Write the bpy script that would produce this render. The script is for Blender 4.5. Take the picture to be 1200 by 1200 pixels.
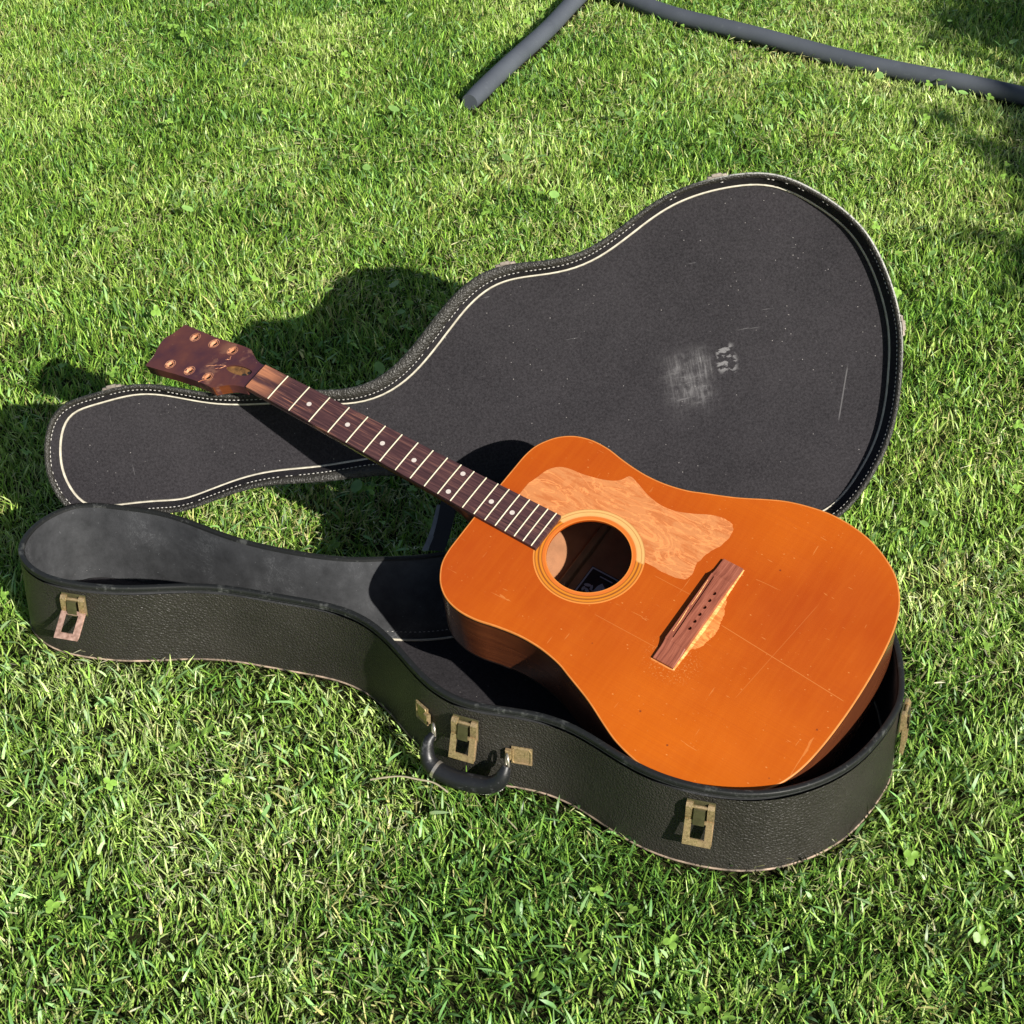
import bpy, bmesh, math, random
import numpy as np
from mathutils import Vector, Matrix
from mathutils.geometry import tessellate_polygon

random.seed(7); rng = np.random.default_rng(11)
R = math.radians
scene = bpy.context.scene
for o in list(bpy.data.objects): bpy.data.objects.remove(o)
COL = scene.collection

# ------------------------------------------------------------------ camera
cam_d = bpy.data.cameras.new('camera'); cam = bpy.data.objects.new('camera', cam_d); COL.objects.link(cam)
cam_d.sensor_width = 36.0; cam_d.sensor_fit = 'HORIZONTAL'; cam_d.lens = 36.0*2272.92/1200
cam_d.clip_start = 0.05; cam_d.clip_end = 400
_r = Vector((0.99998532, 0.0030478, 0.00447734)); _u = Vector((-0.00541624, 0.5627076, 0.82663823)); _f = Vector((0.0, 0.8266504, -0.5627159))
M = Matrix.Identity(4)
for i in range(3): M[i][0] = _r[i]; M[i][1] = _u[i]; M[i][2] = -_f[i]
M.translation = Vector((0, -2.03653, 1.50202)); cam.matrix_world = M
scene.camera = cam

# ------------------------------------------------------------------ light
SUN_AZ, SUN_EL = R(-55.2), R(29.5)
sdir = Vector((math.cos(SUN_EL)*math.cos(SUN_AZ), math.cos(SUN_EL)*math.sin(SUN_AZ), math.sin(SUN_EL)))
world = bpy.data.worlds.new('World'); scene.world = world; world.use_nodes = True
wn = world.node_tree; bg = wn.nodes['Background']; sky = wn.nodes.new('ShaderNodeTexSky')
sky.sky_type = 'NISHITA'; sky.sun_disc = False; sky.sun_elevation = SUN_EL; sky.sun_rotation = math.pi/2 - SUN_AZ
wn.links.new(sky.outputs[0], bg.inputs[0]); bg.inputs[1].default_value = 0.05
sl = bpy.data.lights.new('sun', 'SUN'); sl.energy = 5.0; sl.angle = R(0.53); sl.color = (1.0, 0.95, 0.86)
so = bpy.data.objects.new('sun', sl); COL.objects.link(so); so.rotation_euler = sdir.to_track_quat('Z', 'Y').to_euler(); so.location = (4, -6, 5)
scene.view_settings.view_transform = 'Standard'; scene.view_settings.look = 'None'
scene.view_settings.exposure = 0.72; scene.view_settings.gamma = 1.0; scene.view_settings.use_curve_mapping = False
scene.render.engine = 'CYCLES'

# ------------------------------------------------------------------ helpers
def tag(o, label=None, cat=None, group=None, kind=None):
    if label: o['label'] = label
    if cat: o['category'] = cat
    if group: o['group'] = group
    if kind: o['kind'] = kind
    return o

def mesh_obj(name, verts, faces, mat, parent=None, smooth=35, scale=0.001, off=(0, 0, 0), mats=None, midx=None):
    me = bpy.data.meshes.new(name)
    me.from_pydata([((v[0]-off[0])*scale, (v[1]-off[1])*scale, (v[2]-off[2])*scale) for v in verts], [], faces)
    me.update()
    for m in (mats or [mat]): me.materials.append(m)
    if midx: me.polygons.foreach_set('material_index', midx)
    if smooth:
        me.polygons.foreach_set('use_smooth', [True]*len(me.polygons))
        me.set_sharp_from_angle(angle=R(smooth))
    o = bpy.data.objects.new(name, me); COL.objects.link(o)
    if parent: o.parent = parent
    return o

class MB:
    """collects vertices and faces (millimetres)"""
    def __init__(s): s.v = []; s.f = []
    def add(s, v, f):
        n = len(s.v); s.v += [tuple(p) for p in v]; s.f += [tuple(i+n for i in q) for q in f]; return s
    def box(s, c, d, mat=None):
        x, y, z = d[0]/2, d[1]/2, d[2]/2; e = min(x, y, z)*0.25
        v = []
        for zz, k in ((-z, e), (-z+e, 0), (z-e, 0), (z, e)):
            for a, b in ((-1, -1), (1, -1), (1, 1), (-1, 1)):
                v.append(Vector((a*(x-k), b*(y-k), zz)))
        f = [(3, 2, 1, 0), (12, 13, 14, 15)]
        for l in range(3):
            for i in range(4):
                j = (i+1) % 4; f.append((l*4+i, l*4+j, l*4+4+j, l*4+4+i))
        v = [((mat @ p) if mat else p)+Vector(c) for p in v]
        return s.add(v, f)
    def tube(s, pts, rad, n=10, closed=False, flat=1.0):
        P = [Vector(p) for p in pts]; m = len(P); rr = rad if hasattr(rad, '__len__') else [rad]*m
        v = []; up = Vector((0, 0, 1)); prev = None
        for i in range(m):
            t = (P[(i+1) % m]-P[i-1]) if closed else (P[min(i+1, m-1)]-P[max(i-1, 0)])
            t.normalize()
            if prev is None:
                a = t.cross(up if abs(t.z) < 0.9 else Vector((1, 0, 0))).normalized()
            else:
                a = (prev - t*prev.dot(t)).normalized()
            prev = a; b = t.cross(a)
            for k in range(n):
                th = 2*math.pi*k/n; v.append(P[i]+a*math.cos(th)*rr[i]+b*math.sin(th)*rr[i]*flat)
        f = []
        for i in range(m if closed else m-1):
            for k in range(n):
                j = (i+1) % m; l = (k+1) % n; f.append((i*n+k, i*n+l, j*n+l, j*n+k))
        if not closed: f.append(tuple(range(n-1, -1, -1))); f.append(tuple((m-1)*n+k for k in range(n)))
        return s.add(v, f)
    def slab(s, outer, holes, z0, z1, zf=None):
        """plate with holes; z0 < z1; top at z1, bottom at z0"""
        loops = [[Vector((p[0], p[1], 0)) for p in l] for l in [outer]+list(holes)]
        tris = tessellate_polygon(loops); flat = [p for l in loops for p in l]; n = len(flat)
        v = [(p.x, p.y, z1) for p in flat]+[(p.x, p.y, z0) for p in flat]; f = []
        for t in tris:
            a, b, c = [flat[i] for i in t]
            if (b-a).cross(c-a).z < 0: t = (t[0], t[2], t[1])
            f.append(tuple(t)); f.append((t[2]+n, t[1]+n, t[0]+n))
        k = 0
        for li, l in enumerate(loops):
            m = len(l); ar = sum(l[i].x*l[(i+1) % m].y-l[(i+1) % m].x*l[i].y for i in range(m))
            flip = (ar < 0) != (li > 0)
            for i in range(m):
                j = (i+1) % m; q = (k+i, k+i+n, k+j+n, k+j); f.append(q[::-1] if flip else q)
            k += m
        return s.add(v, f)
    def build(s, name, mat, parent=None, smooth=35, off=(0, 0, 0)):
        return mesh_obj(name, s.v, s.f, mat, parent, smooth, 0.001, off)

def catmull(P, n, closed=True):
    P = np.array(P, float); m = len(P)
    seg = 12; out = []
    for i in range(m if closed else m-1):
        a, b, c, d = (P[(i-1) % m], P[i], P[(i+1) % m], P[(i+2) % m]) if closed else (P[max(i-1, 0)], P[i], P[i+1], P[min(i+2, m-1)])
        for t in np.arange(seg)/seg:
            out.append(0.5*((2*b)+(-a+c)*t+(2*a-5*b+4*c-d)*t*t+(-a+3*b-3*c+d)*t**3))
    if not closed: out.append(P[-1])
    Q = np.array(out)
    if closed: Q = np.r_[Q, Q[:1]]
    s = np.r_[0, np.cumsum(np.linalg.norm(np.diff(Q, axis=0), axis=1))]
    u = np.linspace(0, s[-1], n, endpoint=not closed)
    return np.stack([np.interp(u, s, Q[:, k]) for k in range(P.shape[1])], 1)

def smooth_closed(P, it=2):
    for _ in range(it): P = 0.25*np.roll(P, 1, 0)+0.5*P+0.25*np.roll(P, -1, 0)
    return P

def normals(P):
    t = np.roll(P, -1, 0)-np.roll(P, 1, 0); t /= np.linalg.norm(t, axis=1)[:, None]
    N = np.c_[-t[:, 1], t[:, 0]]
    ar = (P[:, 0]*np.roll(P[:, 1], -1)-np.roll(P[:, 0], -1)*P[:, 1]).sum()
    return N if ar < 0 else -N

def ring(P, N, prof, inset=None, cap0=None, cap1=None):
    """sweep prof [(offset, z)] round the closed outline P; negative offset is inwards. inset(i) scales offsets marked by a third value"""
    m = len(P); mb = MB(); v = []; f = []
    ar = (P[:, 0]*np.roll(P[:, 1], -1)-np.roll(P[:, 0], -1)*P[:, 1]).sum()
    for pr in prof:
        off = pr[0]*np.ones(m) if not callable(pr[0]) else pr[0](P)
        z = pr[1]*np.ones(m) if not callable(pr[1]) else pr[1](P)
        Q = P+N*off[:, None]; v += [(Q[i, 0], Q[i, 1], z[i]) for i in range(m)]
    for k in range(len(prof)-1):
        for i in range(m):
            j = (i+1) % m; q = (k*m+i, k*m+j, (k+1)*m+j, (k+1)*m+i); f.append(q)
    def cap(k):
        loop = [Vector((v[k*m+i][0], v[k*m+i][1], 0)) for i in range(m)]
        return [tuple(k*m+i for i in t) for t in tessellate_polygon([loop])]
    if cap0: f += cap(0)
    if cap1: f += cap(len(prof)-1)
    mb.v = v; mb.f = f; return mb

def recalc(o):
    bm = bmesh.new(); bm.from_mesh(o.data); bmesh.ops.recalc_face_normals(bm, faces=bm.faces); bm.to_mesh(o.data); bm.free(); return o

# ------------------------------------------------------------------ materials
class G:
    def __init__(s, name):
        s.m = bpy.data.materials.new(name); s.m.use_nodes = True; s.t = s.m.node_tree; s.n = s.t.nodes; s.l = s.t.links
        s.b = s.n['Principled BSDF']; s._oc = None
    @property
    def oc(s):
        if s._oc is None: s._oc = s.n.new('ShaderNodeTexCoord').outputs['Object']
        return s._oc
    def put(s, sock, v):
        if hasattr(v, 'is_output') or isinstance(v, bpy.types.NodeSocket): s.l.new(v, sock)
        elif isinstance(v, (tuple, list)): sock.default_value = (*v, 1) if len(v) == 3 and len(sock.default_value) == 4 else v
        else: sock.default_value = v
    def map(s, sc=(1, 1, 1), rot=(0, 0, 0), loc=(0, 0, 0), src=None):
        n = s.n.new('ShaderNodeMapping'); s.l.new(src or s.oc, n.inputs[0]); n.inputs['Scale'].default_value = sc; n.inputs['Rotation'].default_value = rot; n.inputs['Location'].default_value = loc
        return n.outputs[0]
    def noise(s, scale, detail=3, vec=None, rough=0.55, dist=0):
        n = s.n.new('ShaderNodeTexNoise'); s.l.new(vec or s.oc, n.inputs['Vector']); n.inputs['Scale'].default_value = scale; n.inputs['Detail'].default_value = detail; n.inputs['Roughness'].default_value = rough; n.inputs['Distortion'].default_value = dist
        return n.outputs[0]
    def voro(s, scale, vec=None, feat='F1', out=0):
        n = s.n.new('ShaderNodeTexVoronoi'); n.feature = feat; s.l.new(vec or s.oc, n.inputs['Vector']); n.inputs['Scale'].default_value = scale
        return n.outputs[out]
    def ramp(s, fac, stops, interp='LINEAR'):
        n = s.n.new('ShaderNodeValToRGB'); s.put(n.inputs[0], fac); e = n.color_ramp.elements; n.color_ramp.interpolation = interp
        while len(e) < len(stops): e.new(0.5)
        for i, (p, c) in enumerate(stops):
            e[i].position = p; e[i].color = (c, c, c, 1) if not hasattr(c, '__len__') else (*c, 1)
        return n.outputs[0]
    def mix(s, fac, a, b, mode='MIX'):
        n = s.n.new('ShaderNodeMix'); n.data_type = 'RGBA'; n.blend_type = mode
        s.put(n.inputs[0], fac); s.put(n.inputs[6], a); s.put(n.inputs[7], b); return n.outputs[2]
    def math(s, op, a, b=0.0, c=0.0, clamp=False):
        n = s.n.new('ShaderNodeMath'); n.operation = op; n.use_clamp = clamp; s.put(n.inputs[0], a); s.put(n.inputs[1], b)
        if op in ('MULTIPLY_ADD', 'SMOOTH_MIN', 'COMPARE'): s.put(n.inputs[2], c)
        return n.outputs[0]
    def xyz(s, src=None):
        n = s.n.new('ShaderNodeSeparateXYZ'); s.l.new(src or s.oc, n.inputs[0]); return n.outputs
    def step(s, v, lo, hi):
        n = s.n.new('ShaderNodeMapRange'); n.interpolation_type = 'SMOOTHSTEP'; s.put(n.inputs[0], v); n.inputs[1].default_value = lo; n.inputs[2].default_value = hi; return n.outputs[0]
    def bump(s, h, strength=0.3, dist=0.001, nrm=None):
        n = s.n.new('ShaderNodeBump'); n.inputs['Strength'].default_value = strength; n.inputs['Distance'].default_value = dist; s.put(n.inputs['Height'], h)
        if nrm: s.l.new(nrm, n.inputs['Normal'])
        return n.outputs[0]
    def fin(s, col, rough=0.5, metal=0.0, spec=0.5, nrm=None, coat=None, sheen=None):
        s.put(s.b.inputs['Base Color'], col); s.put(s.b.inputs['Roughness'], rough); s.put(s.b.inputs['Metallic'], metal); s.put(s.b.inputs['Specular IOR Level'], spec)
        if nrm: s.l.new(nrm, s.b.inputs['Normal'])
        if coat: s.b.inputs['Coat Weight'].default_value = coat[0]; s.b.inputs['Coat Roughness'].default_value = coat[1]
        if sheen: s.b.inputs['Sheen Weight'].default_value = sheen
        return s.m

TREE = (4.02, -1.26)
# outlines of the case (mm)
BASE=[(-2.9,0),(2.2,24.2),(12.5,46.8),(29,65.1),(52.4,73),(77.1,76),(101.8,79.1),(126.6,80.9),(151.4,79.6),(175.9,75.2),(200,69.3),(224.2,63.3),(248.6,58.4),(273.2,55.2),(298.1,53.7),(322.9,53.5),(347.8,54.3),(372.6,56.5),(397.1,60.5),(421,67.3),(443.7,77.4),(451,79.7),(473.5,88.3),(494.6,99.9),(514.7,113.4),(534.1,127.6),(553.8,141.5),(574.5,154),(596.6,163.6),(620.1,168.9),(644.2,170.1),(668.3,169.1),(692.4,168.7),(716.4,171.3),(739.6,177.8),(761.9,187),(783.6,197.5),(805.5,207.8),(828,216.5),(851.2,222.9),(875,227.1),(898.9,230.2),(922.9,232.5),(947,232.3),(970.3,226.3),(991,214),(1008.9,197.8),(1024.9,179.7),(1039.6,160.6),(1052.3,140.1),(1062.4,118.2),(1070.4,95.4),(1076.8,72.1),(1081.9,48.6),(1086.1,24.8),(1088.1,0.8),(1087.4,-13.8),(1082.7,-38.2),(1076.6,-62.3),(1069.3,-86.1),(1060.2,-109.2),(1048.7,-131.2),(1034.2,-151.5),(1017.3,-169.7),(998.2,-185.6),(976.9,-198.4),(953.6,-206.9),(929.1,-211.1),(904.3,-212.4),(879.4,-211.2),(854.9,-206.9),(831.3,-199.2),(808.6,-188.9),(786.6,-177.5),(764.3,-166.5),(740.9,-157.9),(716.5,-153.4),(691.6,-153.6),(666.9,-156.2),(642.1,-158.1),(617.4,-155.9),(593.9,-147.9),(572.5,-135.4),(552.8,-120.2),(534.1,-103.8),(515.6,-87.2),(496.4,-71.3),(476,-57.2),(453.6,-46.5),(429.5,-40.3),(404.7,-38.4),(379.9,-39.1),(355,-40.4),(330.2,-41.3),(305.3,-42.3),(280.5,-44.5),(256.1,-49.3),(232.5,-56.8),(209.4,-66.1),(186.3,-75.6),(162.8,-83.6),(138.6,-89.2),(113.9,-92.5),(89.1,-93.6),(64.4,-90.8),(41.4,-81.7),(20.9,-67.6),(5.1,-48.7),(-1.3,-24.8)]
LID=[(4.2,0),(8.5,23.6),(18,45.8),(30.2,60),(46.2,67),(68.4,69.5),(92.3,70.5),(115.8,72),(139.6,74.5),(163.6,77.6),(187.5,74.2),(211.3,69.8),(235,65.6),(259,62.9),(283.1,62.8),(307.2,64.9),(331.1,67.8),(355.1,70.2),(379.2,71.6),(403.3,72.6),(427.4,74.7),(451,79.7),(473.5,88.3),(494.6,99.9),(514.7,113.4),(534.1,127.6),(553.8,141.5),(574.5,154),(596.6,163.6),(620.1,168.9),(644.2,170.1),(668.3,169.1),(692.4,168.7),(716.4,171.3),(739.6,177.8),(761.9,187),(783.6,197.5),(805.5,207.8),(828,216.5),(851.2,222.9),(875,227.1),(898.9,230.2),(922.9,232.5),(947,232.3),(970.3,226.3),(991,214),(1008.9,197.8),(1024.9,179.7),(1039.6,160.6),(1052.3,140.1),(1062.4,118.2),(1070.4,95.4),(1076.8,72.1),(1081.9,48.6),(1086.1,24.8),(1088.1,0.8),(1087.1,-23.4),(1084.1,-47.3),(1079.3,-71),(1072.5,-94.1),(1063.1,-116.3),(1050,-136.5),(1033.9,-154.5),(1016.3,-171),(997.5,-186.1),(977,-198.8),(954.4,-207.1),(930.5,-210.8),(906.4,-211.6),(882.3,-210.6),(858.4,-207.5),(835,-201.8),(812.4,-193.2),(790.7,-182.6),(769.3,-171.5),(747.5,-161.1),(724.8,-153.2),(701,-149.3),(676.9,-149.5),(652.9,-151.9),(628.8,-153.5),(604.8,-151.3),(582,-143.7),(561.1,-131.8),(541.9,-117.2),(523.7,-101.3),(505.8,-85.1),(487.4,-69.5),(467.8,-55.4),(446.3,-44.6),(423,-38.5),(398.9,-37.8),(375,-40.8),(351.2,-45.1),(327.4,-49),(303.4,-51.7),(279.4,-53.8),(255.4,-56.8),(231.9,-61.8),(208.9,-69.2),(186.3,-77.6),(163.4,-85.3),(139.8,-90.1),(115.7,-90.6),(91.6,-88.4),(67.6,-86.1),(43.8,-82.2),(24.5,-68.3),(12.9,-47.2),(6.5,-24)]
# ------------------------------------------------------------------ materials of the things
def m_leather():
    g = G('leatherette'); big = g.noise(9, 3); n = g.noise(230, 4, rough=0.65, dist=0.8); v = g.voro(250, feat='DISTANCE_TO_EDGE')
    fleck = g.ramp(g.noise(900, 2), [(0.70, 0), (0.76, 1)]); scr = g.ramp(g.noise(60, 5, g.map((1, 0.3, 9), (0.2, 0.1, 0.5))), [(0.69, 0), (0.74, 1)])
    c = g.ramp(big, [(0.3, (0.0148, 0.0135, 0.0112)), (0.7, (0.0275, 0.0252, 0.0210))])
    c = g.mix(g.math('MULTIPLY', fleck, 0.35), c, (0.16, 0.16, 0.13)); c = g.mix(g.math('MULTIPLY', scr, 0.35), c, (0.12, 0.12, 0.10))
    h = g.math('ADD', g.math('MULTIPLY', n, 0.9), g.math('MULTIPLY', g.ramp(v, [(0, 0), (0.25, 1)]), 0.5))
    return g.fin(c, g.math('MULTIPLY_ADD', big, 0.2, 0.36), spec=0.5, nrm=g.bump(h, 0.85, 0.0012))
def m_wornlitedge():
    g = G('worn_lit_edge'); x, y, z = g.xyz(); n = g.noise(230, 4, rough=0.7); w = g.math('ADD', g.math('MULTIPLY', g.step(x, 0.86, 0.93), g.step(y, 0.10, -0.05)), 0.0)
    a = g.ramp(n, [(0.50, (0.014, 0.014, 0.013)), (0.68, (0.12, 0.12, 0.11))]); b = g.ramp(n, [(0.36, (0.05, 0.05, 0.045)), (0.50, (0.36, 0.36, 0.33))])  # wear flecks; the tail section also has its sunlit edge painted lighter
    return g.fin(g.mix(w, a, b), 0.6, nrm=g.bump(n, 0.5, 0.0006))
def m_handle():
    g = G('black_handle_vinyl'); n = g.noise(45, 6, rough=0.75); sp = g.ramp(g.noise(260, 3, rough=0.7), [(0.66, 0), (0.71, 1)]); rub = g.ramp(n, [(0.56, 0), (0.68, 0.7)])
    c = g.mix(g.math('MAXIMUM', sp, rub), (0.010, 0.0105, 0.012), (0.11, 0.11, 0.12)); return g.fin(c, g.math('MULTIPLY_ADD', n, 0.4, 0.22), nrm=g.bump(g.noise(300, 4), 0.35, 0.0007))
def m_trim():
    g = G('rim_vinyl'); n = g.noise(60, 5); n2 = g.noise(420, 3); sc = g.math('MAXIMUM', g.ramp(g.noise(38, 6, rough=0.7), [(0.58, 0), (0.66, 1)]), g.ramp(g.noise(170, 5, rough=0.8), [(0.60, 0), (0.68, 1)]))
    c = g.mix(g.math('MULTIPLY', sc, 0.4), (0.012, 0.013, 0.013), (0.13, 0.135, 0.13))
    return g.fin(c, g.math('MULTIPLY_ADD', n, 0.25, 0.40), spec=0.35, nrm=g.bump(n2, 0.4, 0.0006))
def m_felt():
    g = G('charcoal_felt'); big = g.noise(9, 7, rough=0.7); f = g.noise(330, 5, rough=0.85); lint = g.ramp(g.voro(120), [(0.05, 1), (0.085, 0)]); lint2 = g.ramp(g.noise(500, 4, rough=0.7), [(0.66, 0), (0.74, 1)])
    x, y, z = g.xyz()
    c = g.ramp(big, [(0.3, (0.0125, 0.0112, 0.0135)), (0.7, (0.0250, 0.0226, 0.0258))])
    c = g.mix(g.ramp(f, [(0.38, 0), (0.64, 1)]), g.mix(0.25, c, (0.004, 0.004, 0.004)), g.mix(0.30, c, (0.075, 0.071, 0.078)))
    c = g.mix(g.math('MULTIPLY', lint2, 0.38), c, (0.15, 0.14, 0.15)); pick = g.ramp(g.noise(31, 3, rough=0.8), [(0.50, 0), (0.56, 1)])
    c = g.mix(g.math('MULTIPLY', g.math('MULTIPLY', lint, pick), 0.7), c, (0.34, 0.32, 0.31))
    return g, c, f, x, y
def felt_plain():
    g, c, f, x, y = m_felt(); return g.fin(c, 0.95, spec=0.15, nrm=g.bump(f, 0.5, 0.0012), sheen=0.0)
def felt_lid():
    g, c, f, x, y = m_felt()
    # rubbed patch: crossed pale threads where the bridge pressed against the lining
    wob = g.noise(55, 4); xw = g.math('ADD', x, g.math('MULTIPLY', wob, 0.012)); yw = g.math('ADD', y, g.math('MULTIPLY', wob, 0.012))
    bx = g.math('MULTIPLY', g.step(xw, 0.792, 0.832), g.step(xw, 0.874, 0.858)); by = g.math('MULTIPLY', g.step(yw, -0.016, 0.010), g.step(yw, 0.086, 0.045))
    t1 = g.ramp(g.noise(1, 5, g.map((380, 26, 1), (0, 0, 0.12)), rough=0.7), [(0.46, 0), (0.68, 1)]); t2 = g.ramp(g.noise(1, 5, g.map((30, 250, 1), (0, 0, -0.1)), rough=0.7), [(0.54, 0), (0.66, 1)])
    th = g.math('MAXIMUM', t1, t2); s = g.math('MULTIPLY', g.math('MULTIPLY', g.math('MULTIPLY', bx, by), g.ramp(g.noise(38, 4, rough=0.7), [(0.40, 0.12), (0.60, 1)])), g.math('MULTIPLY_ADD', th, 0.8, 0.2))
    # two short smears beside it
    bx2 = g.math('MULTIPLY', g.step(xw, 0.874, 0.878), g.step(xw, 0.900, 0.892)); by2 = g.math('MULTIPLY', g.step(yw, -0.006, 0.0), g.step(yw, 0.034, 0.026))
    s2 = g.math('MULTIPLY', g.math('MULTIPLY', bx2, by2), g.ramp(g.noise(1, 3, g.map((90, 170, 1), (0, 0, 0.7))), [(0.5, 0), (0.56, 0.9)]))
    s = g.math('MAXIMUM', s, s2)
    # long thin scratches
    d = g.math('ABSOLUTE', g.math('SUBTRACT', g.math('ADD', x, g.math('MULTIPLY', y, 0.33)), 1.040)); ln = g.math('MULTIPLY', g.step(d, 0.0012, 0.0004), g.math('MULTIPLY', g.step(y, 0.04, 0.05), g.step(y, 0.11, 0.10)))
    scr = g.ramp(g.noise(1, 3, g.map((14, 160, 1), (0, 0, 0.8))), [(0.725, 0), (0.745, 0.8)]); scr2 = g.ramp(g.noise(1, 3, g.map((160, 12, 1), (0, 0, 0.35))), [(0.735, 0), (0.755, 0.7)])
    s = g.math('MAXIMUM', s, g.math('MULTIPLY', g.math('MAXIMUM', g.math('MAXIMUM', scr, scr2), ln), 0.5))
    c = g.mix(g.math('MULTIPLY', s, 0.8), c, (0.19, 0.185, 0.19))
    return g.fin(c, 0.95, spec=0.15, nrm=g.bump(f, 0.5, 0.0012), sheen=0.0)
def m_lining():
    g = G('grey_lining'); n = g.noise(22, 8, rough=0.75); f = g.noise(800, 3); scr = g.ramp(g.noise(26, 6, rough=0.72, dist=2.2), [(0.485, 0), (0.5, 1), (0.515, 0)]); msk = g.ramp(g.noise(11, 3), [(0.5, 0), (0.62, 1)]); scr = g.math('MULTIPLY', scr, msk); dots = g.ramp(g.noise(260, 2), [(0.72, 0), (0.76, 1)])
    c = g.ramp(n, [(0.3, (0.019, 0.020, 0.022)), (0.72, (0.056, 0.058, 0.063))]); c = g.mix(g.math('MULTIPLY', g.math('MAXIMUM', scr, dots), 0.35), c, (0.22, 0.23, 0.24))
    return g.fin(c, 0.75, spec=0.3, nrm=g.bump(f, 0.3, 0.0006))
def m_simple(name, col, rough=0.5, metal=0.0, var=0.25, scale=60, bump=0.2, spec=0.5, col2=None, coat=None):
    g = G(name); n = g.noise(scale, 5, rough=0.65); c2 = col2 or tuple(v*(1-var) for v in col)
    c = g.ramp(n, [(0.35, c2), (0.65, col)]); return g.fin(c, g.math('MULTIPLY_ADD', n, 0.25, rough-0.12), metal, spec, g.bump(g.noise(scale*6, 3), bump, 0.0005), coat)
def m_brass():
    g = G('worn_brass'); n = g.noise(420, 4, rough=0.7); n2 = g.noise(45, 4)
    c = g.ramp(n, [(0.28, (0.12, 0.088, 0.042)), (0.46, (0.36, 0.275, 0.135)), (0.68, (0.58, 0.43, 0.235))]); c = g.mix(g.ramp(n2, [(0.45, 0), (0.65, 0.6)]), c, (0.44, 0.29, 0.18))
    return g.fin(c, 0.36, 0.55, nrm=g.bump(n, 0.25, 0.0004))
def m_copper():
    g = G('copper_worn_plating'); n = g.noise(130, 5, rough=0.7)
    c = g.ramp(n, [(0.32, (0.26, 0.15, 0.11)), (0.62, (0.60, 0.39, 0.31))]); return g.fin(c, 0.45, 0.45, nrm=g.bump(n, 0.2, 0.0004))
def m_top():
    g = G('orange_spruce_top'); x, y, z = g.xyz()
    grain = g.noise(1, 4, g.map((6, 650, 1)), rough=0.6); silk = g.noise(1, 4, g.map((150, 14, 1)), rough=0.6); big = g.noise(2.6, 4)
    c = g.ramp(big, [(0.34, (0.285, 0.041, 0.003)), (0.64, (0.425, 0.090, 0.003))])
    c = g.mix(g.math('MULTIPLY', g.ramp(grain, [(0.38, 0), (0.66, 1)]), 0.22), c, (0.28, 0.042, 0.004))
    c = g.mix(g.math('MULTIPLY', g.ramp(silk, [(0.4, 0), (0.7, 1)]), 0.10), c, (0.50, 0.14, 0.012))
    # centre joint and long drying cracks along the grain
    def line(a, b, c0, w, x0, x1):
        d = g.math('ABSOLUTE', g.math('SUBTRACT', g.math('ADD', g.math('MULTIPLY', x, a), g.math('MULTIPLY', y, b)), c0)); return g.math('MULTIPLY', g.step(d, w, w*0.3), g.math('MULTIPLY', g.step(x, x0, x0+0.004), g.step(x, x1, x1-0.004)))
    L = line(0.075, 1, 0.0062, 0.0006, 0.068, 0.232)
    L2 = line(1, -0.12, 0.138, 0.0006, 0.10, 0.2); L2 = g.math('MULTIPLY', L2, g.math('MULTIPLY', g.step(y, -0.075, -0.06), g.step(y, 0.085, 0.07)))
    L3 = line(0.0, 1, -0.062, 0.0005, -0.06, 0.05); L4 = line(0.0, 1, 0.017, 0.0005, -0.03, 0.025)
    dings = g.ramp(g.voro(62, g.map((1, 1.6, 1), (0, 0, 0.6), (0.013, 0.02, 0))), [(0.05, 1), (0.085, 0)]); keep = g.ramp(g.noise(37, 2), [(0.44, 0), (0.52, 1)]); tiny = g.ramp(g.voro(150, g.map((1, 1.3, 1), (0, 0, 1.1), (0.1, 0.02, 0))), [(0.07, 1), (0.12, 0)]); keep2 = g.ramp(g.noise(60, 2), [(0.5, 0), (0.6, 1)])
    sc = g.ramp(g.noise(1, 3, g.map((22, 190, 1), (0, 0, 0.55)), dist=0.6), [(0.70, 0), (0.715, 1)]); sc2 = g.ramp(g.noise(1, 3, g.map((200, 16, 1), (0, 0, -0.3)), dist=0.4), [(0.715, 0), (0.73, 1)])
    fine = g.ramp(g.noise(700, 2), [(0.72, 0), (0.77, 1)])
    # chipped finish scattered round the bridge
    dx = g.math('DIVIDE', g.math('SUBTRACT', x, 0.046), 0.040); dy = g.math('DIVIDE', g.math('ADD', y, 0.066), 0.036); rr = g.math('ADD', g.math('MULTIPLY', dx, dx), g.math('MULTIPLY', dy, dy))
    chip = g.math('MULTIPLY', g.step(rr, 1.0, 0.2), g.ramp(g.noise(420, 3, rough=0.7), [(0.57, 0), (0.63, 1)]))
    dk = g.ramp(g.voro(26, g.map((1, 1, 1), (0, 0, 0), (0.4, 0.1, 0))), [(0.025, 1), (0.04, 0)])
    m = g.math('MAXIMUM', g.math('MAXIMUM', g.math('MULTIPLY', L, 0.7), g.math('MULTIPLY', L2, 0.32)), g.math('MULTIPLY', g.math('MAXIMUM', L3, L4), 0.5))
    m = g.math('MAXIMUM', m, g.math('MULTIPLY', g.math('MULTIPLY', dings, keep), 0.9)); m = g.math('MAXIMUM', m, g.math('MULTIPLY', g.math('MAXIMUM', sc, sc2), 0.6)); m = g.math('MAXIMUM', m, g.math('MULTIPLY', fine, 0.25)); m = g.math('MAXIMUM', m, g.math('MULTIPLY', g.math('MULTIPLY', tiny, keep2), 0.5)); m = g.math('MAXIMUM', m, chip)
    c = g.mix(g.math('MULTIPLY', m, 0.48), c, (0.62, 0.28, 0.08)); c = g.mix(g.math('MULTIPLY', dk, 0.7), c, (0.10, 0.02, 0.008))
    h = g.math('SUBTRACT', g.math('MULTIPLY', grain, 0.25), m)
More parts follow.
